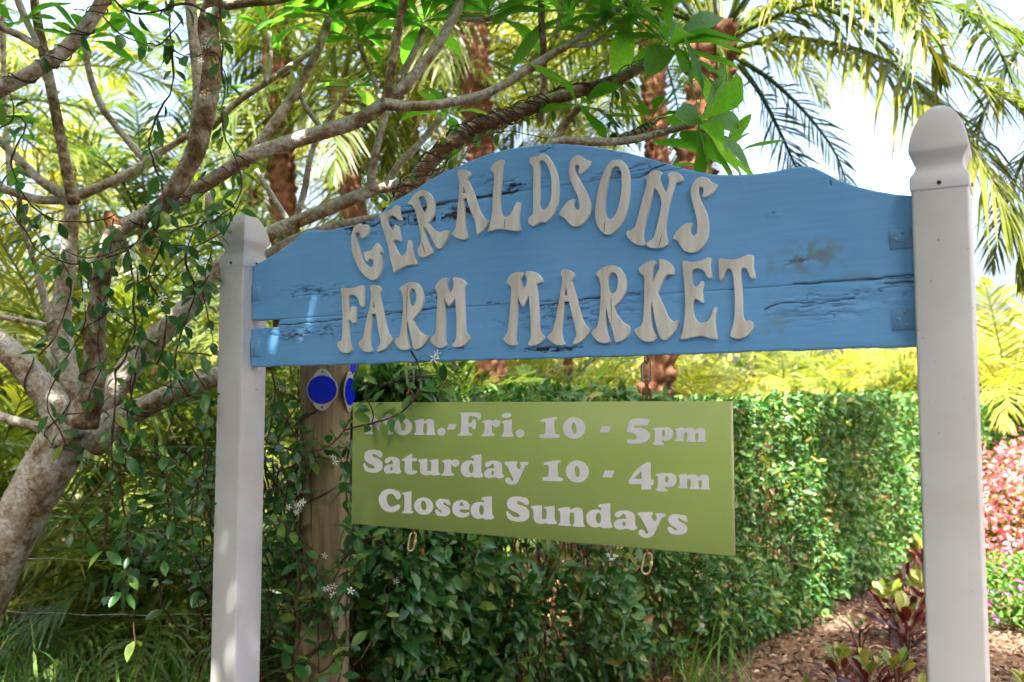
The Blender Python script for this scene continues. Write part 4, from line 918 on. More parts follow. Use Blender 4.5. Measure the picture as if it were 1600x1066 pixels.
# ------------------------------------------------------------------ jasmine vines
JAS = []
for k in range(4):
    V, Q, T = leaf_template('jasmine', .3 + .5 * k); JAS.append(mesh_np('leaf', V, Q, T, M['jas'], True))
def flower_mesh():
    mb = MB()
    for k in range(5):
        a = k * 2 * math.pi / 5; c, s = math.cos(a), math.sin(a); e = np.array([c, s, 0]); g = np.array([-s, c, 0]); z = np.array([0, 0, 1.0])
        V = np.array([e * .06, e * .45 + g * .13 + z * .1, e * 1.0 + g * .22 + z * .02, e * 1.05 - g * .06 + z * .05, e * .5 - g * .12 + z * .12])
        mb.add(V, None, [(0, 1, 4), (1, 2, 3), (1, 3, 4)])
    V, Q, T = tube([(0, 0, -.7), (0, 0, .05)], [.05, .09], 6); mb.add(V, Q, T)
    return mb.mesh('flower', M['petal'])
FLOWER = flower_mesh()
class Vine:
    def __init__(s, loc, label, name='jasmine_vine'):
        s.t = thing(name, loc, label, 'vine', 'jasmine vines'); s.o = np.array(s.t.location); s.pts = []
    def stem(s, P, r=.003, wob=.02, leaves=1.0, size=.055, step=.055, mat=None, first=.0):
        P = smooth_path(P, 8); n = len(P)
        L = np.concatenate([[0], np.cumsum(np.linalg.norm(np.diff(P, axis=0), axis=1))])
        seed = random.random() * 50
        for ax in range(3): P[:, ax] += wob * (fbm(L * 7 + seed + ax * 9, L * 0 + ax, 3) - .45) * 1.6
        V, Q, T = tube(P - s.o, r * (1 + .25 * np.sin(L * 30)), 6); obj('stem', mesh_np('stem', V, Q, T, mat or M['vinestem'], True), s.t)
        s.pts.append(P)
        x = first + random.random() * step
        while x < L[-1] and leaves > 0:
            if random.random() < leaves:
                p = np.array([np.interp(x, L, P[:, a]) for a in range(3)]); q = np.array([np.interp(min(x + .01, L[-1]), L, P[:, a]) for a in range(3)]); d = nrm(q - p + 1e-6)
                s.pair(p, d, size)
            x += step * random.uniform(.6, 1.5)
        return P
    def pair(s, p, d, size=.055, n=2):
        a = random.random() * 6.28
        e1 = nrm(np.cross(d, [.2, .5, .84])); e2 = np.cross(d, e1)
        for k in range(n):
            aa = a + k * math.pi + random.uniform(-.4, .4)
            dr = nrm(.55 * d + math.cos(aa) * e1 + math.sin(aa) * e2 + np.array([0, 0, -.25]) + toC * .15)
            nn = nrm(np.array([0, 0, 1.0]) + toC * .45 + rng.normal(size=3) * .35)
            z = size * random.uniform(.65, 1.25)
            obj('leaf', random.choice(JAS), s.t, p + dr * .008 - s.o, frame_quat(dr, nn), z)
    def flowers(s, p, n=5, r=.02, size=.013):
        A = np.concatenate(s.pts); base = A[np.argmin(np.linalg.norm(A - p, axis=1))]
        dlt = p - base; L = np.linalg.norm(dlt); p = base + dlt / max(L, 1e-6) * min(L, .10)
        V, Q, T = tube(smooth_path([base, (base + p) / 2 + np.array([0, 0, .012]), p], 4) - s.o, .0012, 5); obj('stalk', mesh_np('stalk', V, Q, T, M['jas'], True), s.t)
        for k in range(n):
            q = p + rng.normal(size=3) * r; d = nrm(toC + rng.normal(size=3) * .5)
            obj('flower', FLOWER, s.t, q - s.o, Vector(d).to_track_quat('Z', 'Y'), size * random.uniform(.8, 1.2))
def pxs(pts, d): return [at(p[0], p[1], p[2] if len(p) > 2 else d) for p in pts]
va = Vine(at(200, 1066, 3.45) * np.array([1, 1, 0]), 'leafy jasmine vine hanging through the frangipani limbs on the left')
for pts, d, lv in [([(262, -20), (266, 60), (274, 130), (245, 190), (238, 240), (256, 300), (250, 360)], 3.2, .8), ([(178, 345), (165, 450), (152, 540), (140, 650)], 3.33, .8), ([(200, 380), (212, 460), (205, 540), (182, 600), (176, 720), (165, 860)], 3.3, .8),
                   ([(215, 420), (222, 520), (206, 600), (222, 690), (212, 800), (188, 930)], 3.35, .7), ([(265, 560), (270, 640), (262, 720), (272, 800), (255, 880)], 3.35, .8), ([(120, 400), (132, 500), (80, 620), (100, 690)], 3.3, .5),
                   ([(345, 285), (250, 325), (200, 392), (80, 400), (5, 310)], 3.3, .7), ([(300, 560), (332, 640), (318, 720), (300, 810), (312, 920)], 3.4, .9), ([(345, -10), (350, 100), (352, 200), (378, 295), (330, 350)], 3.25, .8), ([(330, 330), (290, 400), (300, 480), (270, 560), (300, 620)], 3.45, .9),
                   ([(255, 360), (240, 430), (262, 500), (240, 570)], 3.4, .8), ([(0, 180), (40, 190), (20, 250), (60, 330), (130, 350), (180, 330)], 3.4, .5), ([(180, 0), (215, 20), (290, 5), (340, 30)], 3.2, 1.0), ([(150, 950), (230, 870), (300, 780), (330, 690)], 3.5, .7), ([(330, 380), (322, 470), (335, 540)], 3.5, .9),
                   ([(60, 790), (110, 800), (180, 740), (260, 740)], 3.4, .35), ([(215, 580), (200, 640), (190, 740), (200, 860), (210, 960), (215, 1010)], 3.42, .4), ([(420, 560), (430, 640), (418, 720), (440, 800)], 3.55, .9), ([(440, 640), (470, 700), (455, 760), (440, 850)], 3.5, .9)]:
    va.stem(pxs(pts, d), random.uniform(.0022, .0042), .03, lv, .066)
def helix_on(vine, Sp, i0, i1, turns, r=.0025, lv=.25, ph=0, extra=.004):
    n = 60; idx = np.linspace(i0, i1, n) * (len(Sp) - 1); P = np.stack([np.interp(idx, np.arange(len(Sp)), Sp[:, a]) for a in range(4)], -1)
    T = nrm(np.gradient(P[:, :3], axis=0)); e1 = nrm(np.cross(T, [.3, .4, .9])); e2 = np.cross(T, e1); a = np.linspace(0, turns * 2 * math.pi, n) + ph
    vine.stem(P[::2, :3] + (P[::2, 3:] + extra) * (np.cos(a)[::2, None] * e1[::2] + np.sin(a)[::2, None] * e2[::2]), r, .012, lv, .05, .09)
lim = list(LIMBS.values())
helix_on(va, lim[28], 0, 1, 7, .0025, .4); helix_on(va, lim[28], 0, 1, 5, .0022, .3, 2); helix_on(va, lim[22], 0, 1, 8, .0026, .35); helix_on(va, lim[7], 0, 1, 5, .003, .5); helix_on(va, lim[8], 0, .6, 8, .0024, .8); helix_on(va, lim[0], 0, 1, 3, .003, .1)
for k in range(7): helix_on(va, lim[19], 0, .75, 3 + k * .8, .0022 + .0004 * (k % 3), .12, k * 1.1, .004 + .012 * random.random())
for k in range(3): helix_on(va, lim[19], .35, 1, 3 + k, .002, .4, k * 2, .006)
va.stem(pxs([(880, 200), (845, 215), (800, 205), (760, 215), (700, 250), (640, 300)], 3.3), .0022, .05, .5, .045); va.stem(pxs([(965, 130), (955, 170), (962, 215)], 3.25), .002, .02, .9, .045)
for (x, y, d, n) in ((322, 78, 3.28, 2), (322, 98, 3.28, 1), (245, 472, 3.3, 5), (180, 485, 3.35, 4), (360, 325, 3.3, 5), (435, 600, 3.6, 5), (50, 210, 3.6, 5), (468, 790, 3.5, 6), (855, 205, 3.2, 6), (950, 160, 3.2, 4)): va.flowers(at(x, y, d), n, .018)
vt = Vine(at(400, 1066, 3.75) * np.array([1, 1, 0]), 'tangled jasmine thicket on the fence between the left post and the pole', 'jasmine_thicket')
for k in range(34):
    x = random.uniform(300, 475); y0 = random.uniform(860, 1080); d = random.uniform(3.6, 4.1); P = [(x, y0)]
    for q in range(random.randint(3, 5)): P.append((P[-1][0] + random.uniform(-38, 38), P[-1][1] - random.uniform(40, 95)))
    vt.stem(pxs(P, d), random.uniform(.0022, .0045), .03, .62, .064, .075)
vl = Vine(at(60, 1066, 3.3) * np.array([1, 1, 0]), 'loose jasmine shoots trailing over the frangipani trunk fork at the far left')
for pts, d, lv in [([(20, 300), (70, 380), (110, 440), (90, 520), (60, 560)], 3.35, .8), ([(95, 385), (150, 400), (230, 375), (300, 350), (355, 330)], 3.25, .9), ([(240, 370), (300, 385), (350, 360), (380, 310)], 3.3, 1), ([(105, 700), (160, 720), (230, 700), (300, 740), (330, 800)], 3.3, .7), ([(110, 830), (170, 845), (240, 830), (310, 870)], 3.35, .6),
                   ([(190, 640), (240, 650), (300, 620), (335, 660)], 3.4, .9), ([(215, 440), (260, 430), (300, 450), (330, 430)], 3.35, 1), ([(150, 460), (200, 500), (250, 540), (330, 560)], 3.35, .9), ([(230, 590), (270, 600), (330, 620)], 3.3, .9), ([(0, 200), (20, 180), (15, 130)], 3.3, .6), ([(160, 20), (200, 60), (250, 70), (290, 30)], 3.15, .9), ([(240, 60), (300, 90), (345, 80), (355, 150)], 3.2, .8)]:
    vl.stem(pxs(pts, d), .0026, .03, lv, .066, .06)
vp = Vine((pole_c[0] + .02, pole_c[1] - PR, 0), 'jasmine vine climbing the timber pole and reaching over the green panel')
vp.stem(pxs([(540, 672, 3.25), (552, 668, 3.08), (582, 662, 3.02), (620, 648, 2.96), (648, 622, 2.92), (657, 590, 2.94), (652, 566, 2.94), (642, 548, 2.92)], 3.1), .003, .003, .7, .052, .055, first=.24)
vp.stem(pxs([(581, 662), (583, 648), (578, 632), (570, 622)], 3.0), .002, .002, 1.0, .055, .03)
vp.stem(pxs([(652, 612, 2.94), (690, 604, 3.0), (715, 578, 3.1), (705, 566, 3.1)], 3.25), .0022, .01, .95, .06, .05)
vp.stem(pxs([(560, 560), (572, 610), (600, 600), (640, 590), (690, 585)], 3.55), .002, .02, .9, .06, .05)
vp.stem(pxs([(645, 560), (668, 548), (690, 562)], 3.05), .002, .004, .9, .05, .03)
for pts, d in [([(425, 690), (470, 705), (520, 690), (560, 640)], 3.45), ([(430, 740), (480, 715), (530, 720), (545, 690)], 3.5), ([(430, 800), (470, 850), (500, 900), (560, 850), (590, 840)], 3.42), ([(455, 960), (490, 940), (530, 930), (570, 900)], 3.45), ([(440, 1060), (480, 1030), (500, 1050), (540, 1010)], 3.45), ([(420, 1000), (450, 900), (440, 800), (430, 700), (470, 620)], 3.6), ([(545, 690), (540, 760), (548, 830), (560, 900)], 3.5), ([(550, 830), (600, 850), (560, 880), (520, 960)], 3.4)]:
    vp.stem(pxs(pts, d), .0032, .02, 1.0, .07, .042)
for k in range(12):
    x = random.uniform(455, 560); y0 = random.uniform(760, 1080); P = [(x, y0)]
    for q in range(3): P.append((P[-1][0] + random.uniform(-30, 30), P[-1][1] - random.uniform(25, 60)))
    vp.stem(pxs(P, random.uniform(3.38, 3.52)), .0026, .02, .85, .07, .05)
for hgt, tn in ((.3, 1.5), (.9, 2.0)):
    a = np.linspace(0, tn * 2 * math.pi, 40); P = np.stack([pole_c[0] + (PR + .006) * np.cos(a), pole_c[1] + (PR + .006) * np.sin(a), hgt + a * .055], -1); vp.stem(P[::3], .004, .006, .12, .055)
for (x, y, d, n) in ((468, 792, 3.4, 5), (516, 920, 3.38, 6), (548, 926, 3.38, 2), (526, 716, 3.4, 3), (512, 867, 3.4, 1), (676, 560, 2.9, 2)): vp.flowers(at(x, y, d), n, .014, .014)

# ------------------------------------------------------------------ palms
def frond_mesh(path, nl=46, ll=.42, lw=.020, droop=.35, vee=.25, mat=None, seed=0, start=.14, rr=.012, gap_=.0, name='frond'):
    """feather leaf: arching midrib with leaflets on both sides that hang at their tips"""
    r_ = np.random.default_rng(seed)
    P = smooth_path(path, 8); n = len(P)
    L = np.concatenate([[0], np.cumsum(np.linalg.norm(np.diff(P, axis=0), axis=1))]); L /= L[-1]
    T = nrm(np.gradient(P, axis=0)); mb = MB()
    V, Q, Tr = tube(P, rr * (1.05 - .9 * L), 5); mb.add(V, Q, Tr, .35)
    ts = np.linspace(start, .995, nl)
    for sgn in (-1, 1):
        t = np.clip(ts + r_.uniform(-.006, .006, nl), 0, 1); keep = r_.random(nl) > gap_
        t = t[keep]; k = len(t)
        p = np.stack([np.interp(t, L, P[:, a]) for a in range(3)], -1); f = nrm(np.stack([np.interp(t, L, T[:, a]) for a in range(3)], -1))
        side_ = nrm(np.cross(f, np.array([0, 0, 1.0]) + r_.normal(size=3) * .02)) * sgn; up = np.cross(side_, f) * sgn
        u = (t - start) / (1 - start)
        ln = ll * np.clip(np.sin((u * .80 + .16) * math.pi), .12, 1) * r_.uniform(.85, 1.1, k)
        ang = np.interp(u, [0, .5, 1], [1.25, .95, .45]) + r_.normal(size=k) * .07
        ve = vee + r_.normal(size=k) * .16
        d = nrm(np.cos(ang)[:, None] * f + np.sin(ang)[:, None] * (side_ * np.cos(ve)[:, None] + up * np.sin(ve)[:, None]))
        g = np.array([0, 0, -1.0]); dr = droop * r_.uniform(.6, 1.35, k)
        mid = p + d * ln[:, None] * .5 + g * (dr * ln * .10)[:, None]
        tip = p + d * ln[:, None] * .93 + g * (dr * ln * .55)[:, None]
        wv = nrm(np.cross(d, up) + r_.normal(size=(k, 3)) * .25); w = lw * r_.uniform(.75, 1.2, k)
        V = np.stack([p - wv * w[:, None] * .25, p + wv * w[:, None] * .25, mid + wv * w[:, None] * .5, mid - wv * w[:, None] * .5, tip], 1)
        o = (np.arange(k) * 5)[:, None]
        mb.add(V.reshape(-1, 3), o + np.array([[0, 1, 2, 3]]), o + np.array([[3, 2, 4]]), np.repeat(np.clip(r_.normal(.5, .2, k), 0, .99) * .5, 5))
    return mb.mesh(name, mat)
def arc(Lf, a0, bend, n=7, side=0.0):
    s = np.linspace(0, 1, n); a = a0 - bend * s ** 1.3; P = [np.zeros(3)]
    for i in range(1, n): P.append(P[-1] + np.array([math.cos(a[i]), side * s[i], math.sin(a[i])]) * Lf / (n - 1))
    return np.array(P)
FR = {}
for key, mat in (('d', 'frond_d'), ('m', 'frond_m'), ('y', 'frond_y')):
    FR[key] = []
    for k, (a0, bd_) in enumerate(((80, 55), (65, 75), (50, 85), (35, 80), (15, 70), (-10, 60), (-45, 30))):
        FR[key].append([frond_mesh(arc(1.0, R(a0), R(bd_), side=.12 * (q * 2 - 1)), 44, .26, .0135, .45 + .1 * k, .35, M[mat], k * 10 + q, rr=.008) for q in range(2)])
        # unit length: scaled for each palm
def trunk_mesh(path, r0, r1, rows_, mat, boots=.16, k=26, name='trunk'):
    """palm stem with old leaf bases standing proud in a spiral"""
    P = smooth_path(path, 10); L = np.concatenate([[0], np.cumsum(np.linalg.norm(np.diff(P, axis=0), axis=1))])
    n = max(30, int(L[-1] / .028)); s = np.linspace(0, L[-1], n); P = np.stack([np.interp(s, L, P[:, a]) for a in range(3)], -1)
    th = np.arange(k) * 2 * math.pi / k; T = nrm(np.gradient(P, axis=0)); e1 = nrm(np.cross(T, [0, 1.0, .1])); e2 = np.cross(T, e1)
    hgt = rows_; u = th[None] / (2 * math.pi) * 8; v = s[:, None] / hgt
    row = np.floor(v); fu = (u + .5 * (row % 2)) % 1.0; fv = v - row
    bump = np.clip(1.25 - 1.3 * np.abs(2 * fu - 1) * (.5 + .8 * fv), 0, 1) ** .8 * (.1 + .9 * fv) * np.where(fv > .86, (1 - fv) * 7, 1) + .35 * vn(th[None] * 9, s[:, None] * 60, 3) - .15
    rr = (r0 + (r1 - r0) * (s / L[-1]))[:, None] * (1 - boots * .5 + boots * 1.5 * bump * (.6 + .8 * vn(u * 1.0, row * 3.3, 5)))
    V = P[:, None] + rr[..., None] * (e1[:, None] * np.cos(th)[None, :, None] + e2[:, None] * np.sin(th)[None, :, None])
    i = np.arange(n - 1)[:, None]; j = np.arange(k)[None]; j2 = (j + 1) % k
    Q = np.stack([i * k + j, i * k + j2, (i + 1) * k + j2, (i + 1) * k + j], -1).reshape(-1, 4)
    return mesh_np(name, V, Q, None, mat, False)
def palm(label, foot, top, r0, r1, nf, fl, key, ring=(0, 6), name='palm_tree', rows_=.13, boots=.30, group='palms behind the sign', spin=None, cat='palm'):
    foot = np.array(foot, float); top = np.array(top, float)
    t = thing(name, foot, label, cat, group)
    mid = (foot + top) / 2 + np.array([.05, .03, 0])
    if top[2] > .4:
        obj('trunk', trunk_mesh([foot * 0 + np.array([0, 0, -.15]), mid - foot, top - foot], r0, r1, rows_, M['palmtrunk'], boots), t)
    for k in range(nf):
        lv = ring[0] + (ring[1] - ring[0]) * k / max(1, nf - 1) + random.uniform(-.6, .6); v_ = int(np.clip(round(lv), 0, 6))
        az = k * 2.39996 + random.uniform(-.25, .25) if spin is None else spin + random.uniform(-1.0, 1.0)
        o = obj('frond', random.choice(FR[key][v_]), t, top - foot + np.array([math.cos(az), math.sin(az), 0]) * r1 * .7, (random.uniform(-.15, .15), random.uniform(-.1, .1), az), fl * random.uniform(.82, 1.12))
    return t
def G(px, d, z=0.0): p = ground(px, d); p[2] = z; return p
def zpx(py, d): return CAM[2] + d * ((H / 2 - py) / F + PITCH) * 1.0
# date palms with stout trunks
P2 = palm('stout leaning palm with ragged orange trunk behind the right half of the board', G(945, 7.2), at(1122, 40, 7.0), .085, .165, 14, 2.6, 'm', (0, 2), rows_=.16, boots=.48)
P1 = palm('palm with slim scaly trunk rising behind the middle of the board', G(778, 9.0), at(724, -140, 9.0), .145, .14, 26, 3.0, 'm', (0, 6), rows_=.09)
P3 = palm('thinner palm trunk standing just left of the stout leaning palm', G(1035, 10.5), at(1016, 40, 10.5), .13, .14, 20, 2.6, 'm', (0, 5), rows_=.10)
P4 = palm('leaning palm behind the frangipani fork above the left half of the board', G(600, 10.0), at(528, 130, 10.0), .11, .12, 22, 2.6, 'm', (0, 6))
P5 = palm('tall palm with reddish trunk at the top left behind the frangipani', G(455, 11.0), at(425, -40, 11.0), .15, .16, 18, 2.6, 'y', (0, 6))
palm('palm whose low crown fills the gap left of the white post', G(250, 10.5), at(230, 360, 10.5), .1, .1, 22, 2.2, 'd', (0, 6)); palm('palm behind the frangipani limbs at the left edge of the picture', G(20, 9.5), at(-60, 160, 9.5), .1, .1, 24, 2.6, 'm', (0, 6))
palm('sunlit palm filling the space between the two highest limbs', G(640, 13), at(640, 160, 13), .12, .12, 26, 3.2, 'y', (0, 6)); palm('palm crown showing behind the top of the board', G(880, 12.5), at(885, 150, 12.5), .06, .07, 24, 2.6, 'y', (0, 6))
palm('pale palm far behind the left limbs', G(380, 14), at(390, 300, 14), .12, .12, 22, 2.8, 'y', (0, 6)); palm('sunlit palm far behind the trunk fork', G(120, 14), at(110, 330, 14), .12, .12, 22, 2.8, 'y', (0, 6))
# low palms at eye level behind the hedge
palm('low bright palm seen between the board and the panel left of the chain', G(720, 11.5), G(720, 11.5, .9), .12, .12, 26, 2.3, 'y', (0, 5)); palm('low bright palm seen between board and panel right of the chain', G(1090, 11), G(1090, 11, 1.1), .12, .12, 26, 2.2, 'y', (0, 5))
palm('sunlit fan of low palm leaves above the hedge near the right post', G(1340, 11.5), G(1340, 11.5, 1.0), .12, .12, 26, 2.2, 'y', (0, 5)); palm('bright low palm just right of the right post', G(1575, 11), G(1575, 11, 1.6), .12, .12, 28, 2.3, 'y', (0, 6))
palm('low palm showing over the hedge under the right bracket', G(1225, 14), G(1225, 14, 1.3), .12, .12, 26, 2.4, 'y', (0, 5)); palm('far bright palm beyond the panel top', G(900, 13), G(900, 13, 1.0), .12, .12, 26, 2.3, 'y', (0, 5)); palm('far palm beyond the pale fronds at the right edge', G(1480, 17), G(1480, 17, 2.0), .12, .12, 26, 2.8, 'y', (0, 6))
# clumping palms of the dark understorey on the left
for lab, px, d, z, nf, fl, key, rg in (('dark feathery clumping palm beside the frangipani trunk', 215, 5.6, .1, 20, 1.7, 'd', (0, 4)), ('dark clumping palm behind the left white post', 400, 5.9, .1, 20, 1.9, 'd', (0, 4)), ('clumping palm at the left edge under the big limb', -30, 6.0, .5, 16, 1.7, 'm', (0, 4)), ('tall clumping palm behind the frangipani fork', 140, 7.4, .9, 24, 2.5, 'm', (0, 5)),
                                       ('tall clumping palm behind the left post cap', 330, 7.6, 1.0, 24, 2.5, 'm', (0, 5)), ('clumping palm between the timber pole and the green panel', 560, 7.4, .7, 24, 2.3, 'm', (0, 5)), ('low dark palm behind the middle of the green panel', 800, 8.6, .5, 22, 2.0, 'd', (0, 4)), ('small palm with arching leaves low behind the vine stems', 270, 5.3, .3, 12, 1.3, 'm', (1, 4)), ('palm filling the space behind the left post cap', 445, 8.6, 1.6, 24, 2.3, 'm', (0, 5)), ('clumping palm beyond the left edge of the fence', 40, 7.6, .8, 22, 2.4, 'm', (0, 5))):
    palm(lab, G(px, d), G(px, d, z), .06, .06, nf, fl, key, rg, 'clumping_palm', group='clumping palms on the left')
# big fronds of the stout palm that sweep over the right post
def big_frond(pts, d, ll, key, nl=60, droop=.9, lw=.03, seed=1, vee=.05, gap_=.05):
    P = np.array([at(p[0], p[1], p[2] if len(p) > 2 else d) for p in pts]); o = np.array(P2.location)
    obj('frond', frond_mesh(P - o, nl, ll, lw, droop, vee, M['frond_' + key], seed, .06, .022, gap_), P2)
big_frond([(1150, 75, 6.9), (1230, 60, 6.6), (1330, 75, 6.2), (1400, 105, 5.9), (1450, 150, 5.7), (1500, 205, 5.5), (1550, 285, 5.3), (1590, 370, 5.2), (1604, 440, 5.2)], 6, .68, 'm', 120, 1.0, .034, 2)
big_frond([(1155, 45, 6.9), (1240, -10, 6.4), (1340, -35, 6.0), (1420, -5, 5.6), (1450, 60, 5.4), (1472, 125, 5.4)], 6, .55, 'y', 60, 1.2, .034, 3)
big_frond([(1150, 55, 6.9), (1260, 8, 6.3), (1400, -5, 5.8), (1520, 20, 5.4), (1620, 70, 5.2)], 6, .55, 'm', 64, .6, .032, 4)
big_frond([(1155, 100, 6.9), (1190, 150, 6.8), (1225, 220, 6.8), (1250, 280, 6.8), (1260, 330, 6.8)], 6.8, .40, 'd', 44, .25, .022, 5)
big_frond([(1150, 90, 6.9), (1210, 130, 6.8), (1270, 190, 6.8), (1310, 250, 6.8), (1330, 320, 6.8)], 6.8, .34, 'd', 40, .3, .02, 6)
big_frond([(1480, -60, 5.8), (1530, 10, 5.6), (1580, 120, 5.4), (1620, 240, 5.3)], 5.6, .5, 'm', 46, .5, .03, 7)
big_frond([(1100, 60, 7.1), (1030, 55, 7.2), (960, 85, 7.3), (900, 130, 7.4), (850, 190, 7.5)], 7.2, .42, 'd', 50, .6, .022, 9)
big_frond([(1100, 40, 7.1), (1010, 10, 7.2), (930, 20, 7.2), (860, 60, 7.3), (815, 120, 7.4)], 7.2, .44, 'm', 50, .6, .024, 10)
big_frond([(1120, 60, 6.8), (1135, 110, 6.75), (1130, 160, 6.75), (1120, 200, 6.75)], 6.8, .25, 'm', 34, 1.4, .03, 11)
big_frond([(1330, -60, 6.0), (1400, 30, 5.7), (1490, 105, 5.5), (1590, 165, 5.3), (1680, 240, 5.2)], 5.6, .5, 'm', 70, .5, .024, 12)
big_frond([(1650, -60, 5.6), (1605, 50, 5.6), (1550, 150, 5.7), (1505, 250, 5.8), (1480, 330, 5.9)], 5.6, .42, 'm', 60, .5, .022, 13)
big_frond([(1680, 120, 5.5), (1620, 210, 5.5), (1575, 310, 5.6), (1550, 420, 5.7)], 5.6, .42, 'm', 54, .5, .022, 14)
big_frond([(1200, -50, 6.8), (1290, 10, 6.5), (1370, 60, 6.3), (1440, 140, 6.2), (1480, 220, 6.2)], 6.4, .45, 'm', 70, .7, .024, 15)
# ------------------------------------------------------------------ broadleaf trees far behind
def far_tree(label, px, d, z, rad, key='treefar', n=5200):
    t = thing('garden_tree', G(px, d), label, 'tree', 'trees far behind the palms')
    V, Q, T = tube(smooth_path([(0, 0, -.2), (.1, 0, z * .4), (0, .1, z * .75)], 6), np.linspace(.16, .08, 13), 8, .1); obj('trunk', mesh_np('trunk', V, Q, T, M['brownbark'], True), t)
    c = rng.normal(size=(70, 3)); c = nrm(c) * (rng.random((70, 1)) ** .4) * np.array([rad, rad, rad * .75]) + np.array([0, 0, z])
    idx = rng.integers(0, 70, n); P = c[idx] + rng.normal(size=(n, 3)) * rad * .13; P[:, 2] = np.maximum(P[:, 2], .1)
    D = rand_unit(n); D[:, 2] -= .3; V, Q, T, var = cloud(P, D, rand_unit(n) + np.array([0, 0, .8]), rng.uniform(.12, .22, n), 'jasmine')
    o = obj('crown', mesh_np('crown', V, Q, T, M[key], False, {'var': var}), t); o['kind'] = 'stuff'
for lab, px, d, z, rad in (('leafy tree far behind the left edge of the fence', -60, 19, 2.6, 2.4), ('leafy tree far behind the frangipani fork', 150, 21, 1.8, 1.9), ('leafy tree far behind the left post cap', 390, 20, 2.3, 2.0), ('leafy tree far behind the letters at the left of the board', 620, 21, 2.6, 2.2), ('leafy tree far behind the slim palm trunk', 860, 22, 2.4, 2.2),
                            ('rounded leafy shrub tree seen under the board at right', 1080, 20, 1.7, 2.0), ('low leafy tree beyond the hedge beside the right post', 1320, 19, 1.4, 1.7), ('low leafy tree right of the right post', 1590, 18, 1.6, 1.8)):
    far_tree(lab, px, d, z, rad)

# ------------------------------------------------------------------ unseen leaf screen added behind the viewer to cut sky light on the sign
def leaf_screen():
    n = 12000; a = rng.uniform(-1.45, 1.35, n); r = rng.uniform(7.5, 9.5, n)
    z = rng.random(n) * (4.4 + 2.2 * fbm(a * 4, a * 0, 3, 77) * 2)
    P = np.stack([1.6 + r * np.sin(a) * 1.15, 0.5 - r * np.cos(a), z], -1)
    V, Q, T, var = cloud(P, rand_unit(n), rand_unit(n) + np.array([0, 0, .5]), rng.uniform(.35, .68, n), 'jasmine')
    tag(obj('leaf_screen', mesh_np('leaf_screen', V, Q, T, M['treedark'], False, {'var': var})), 'unseen belt of leaves added behind the viewer to cut sky light', 'trees', kind='stuff')
leaf_screen()

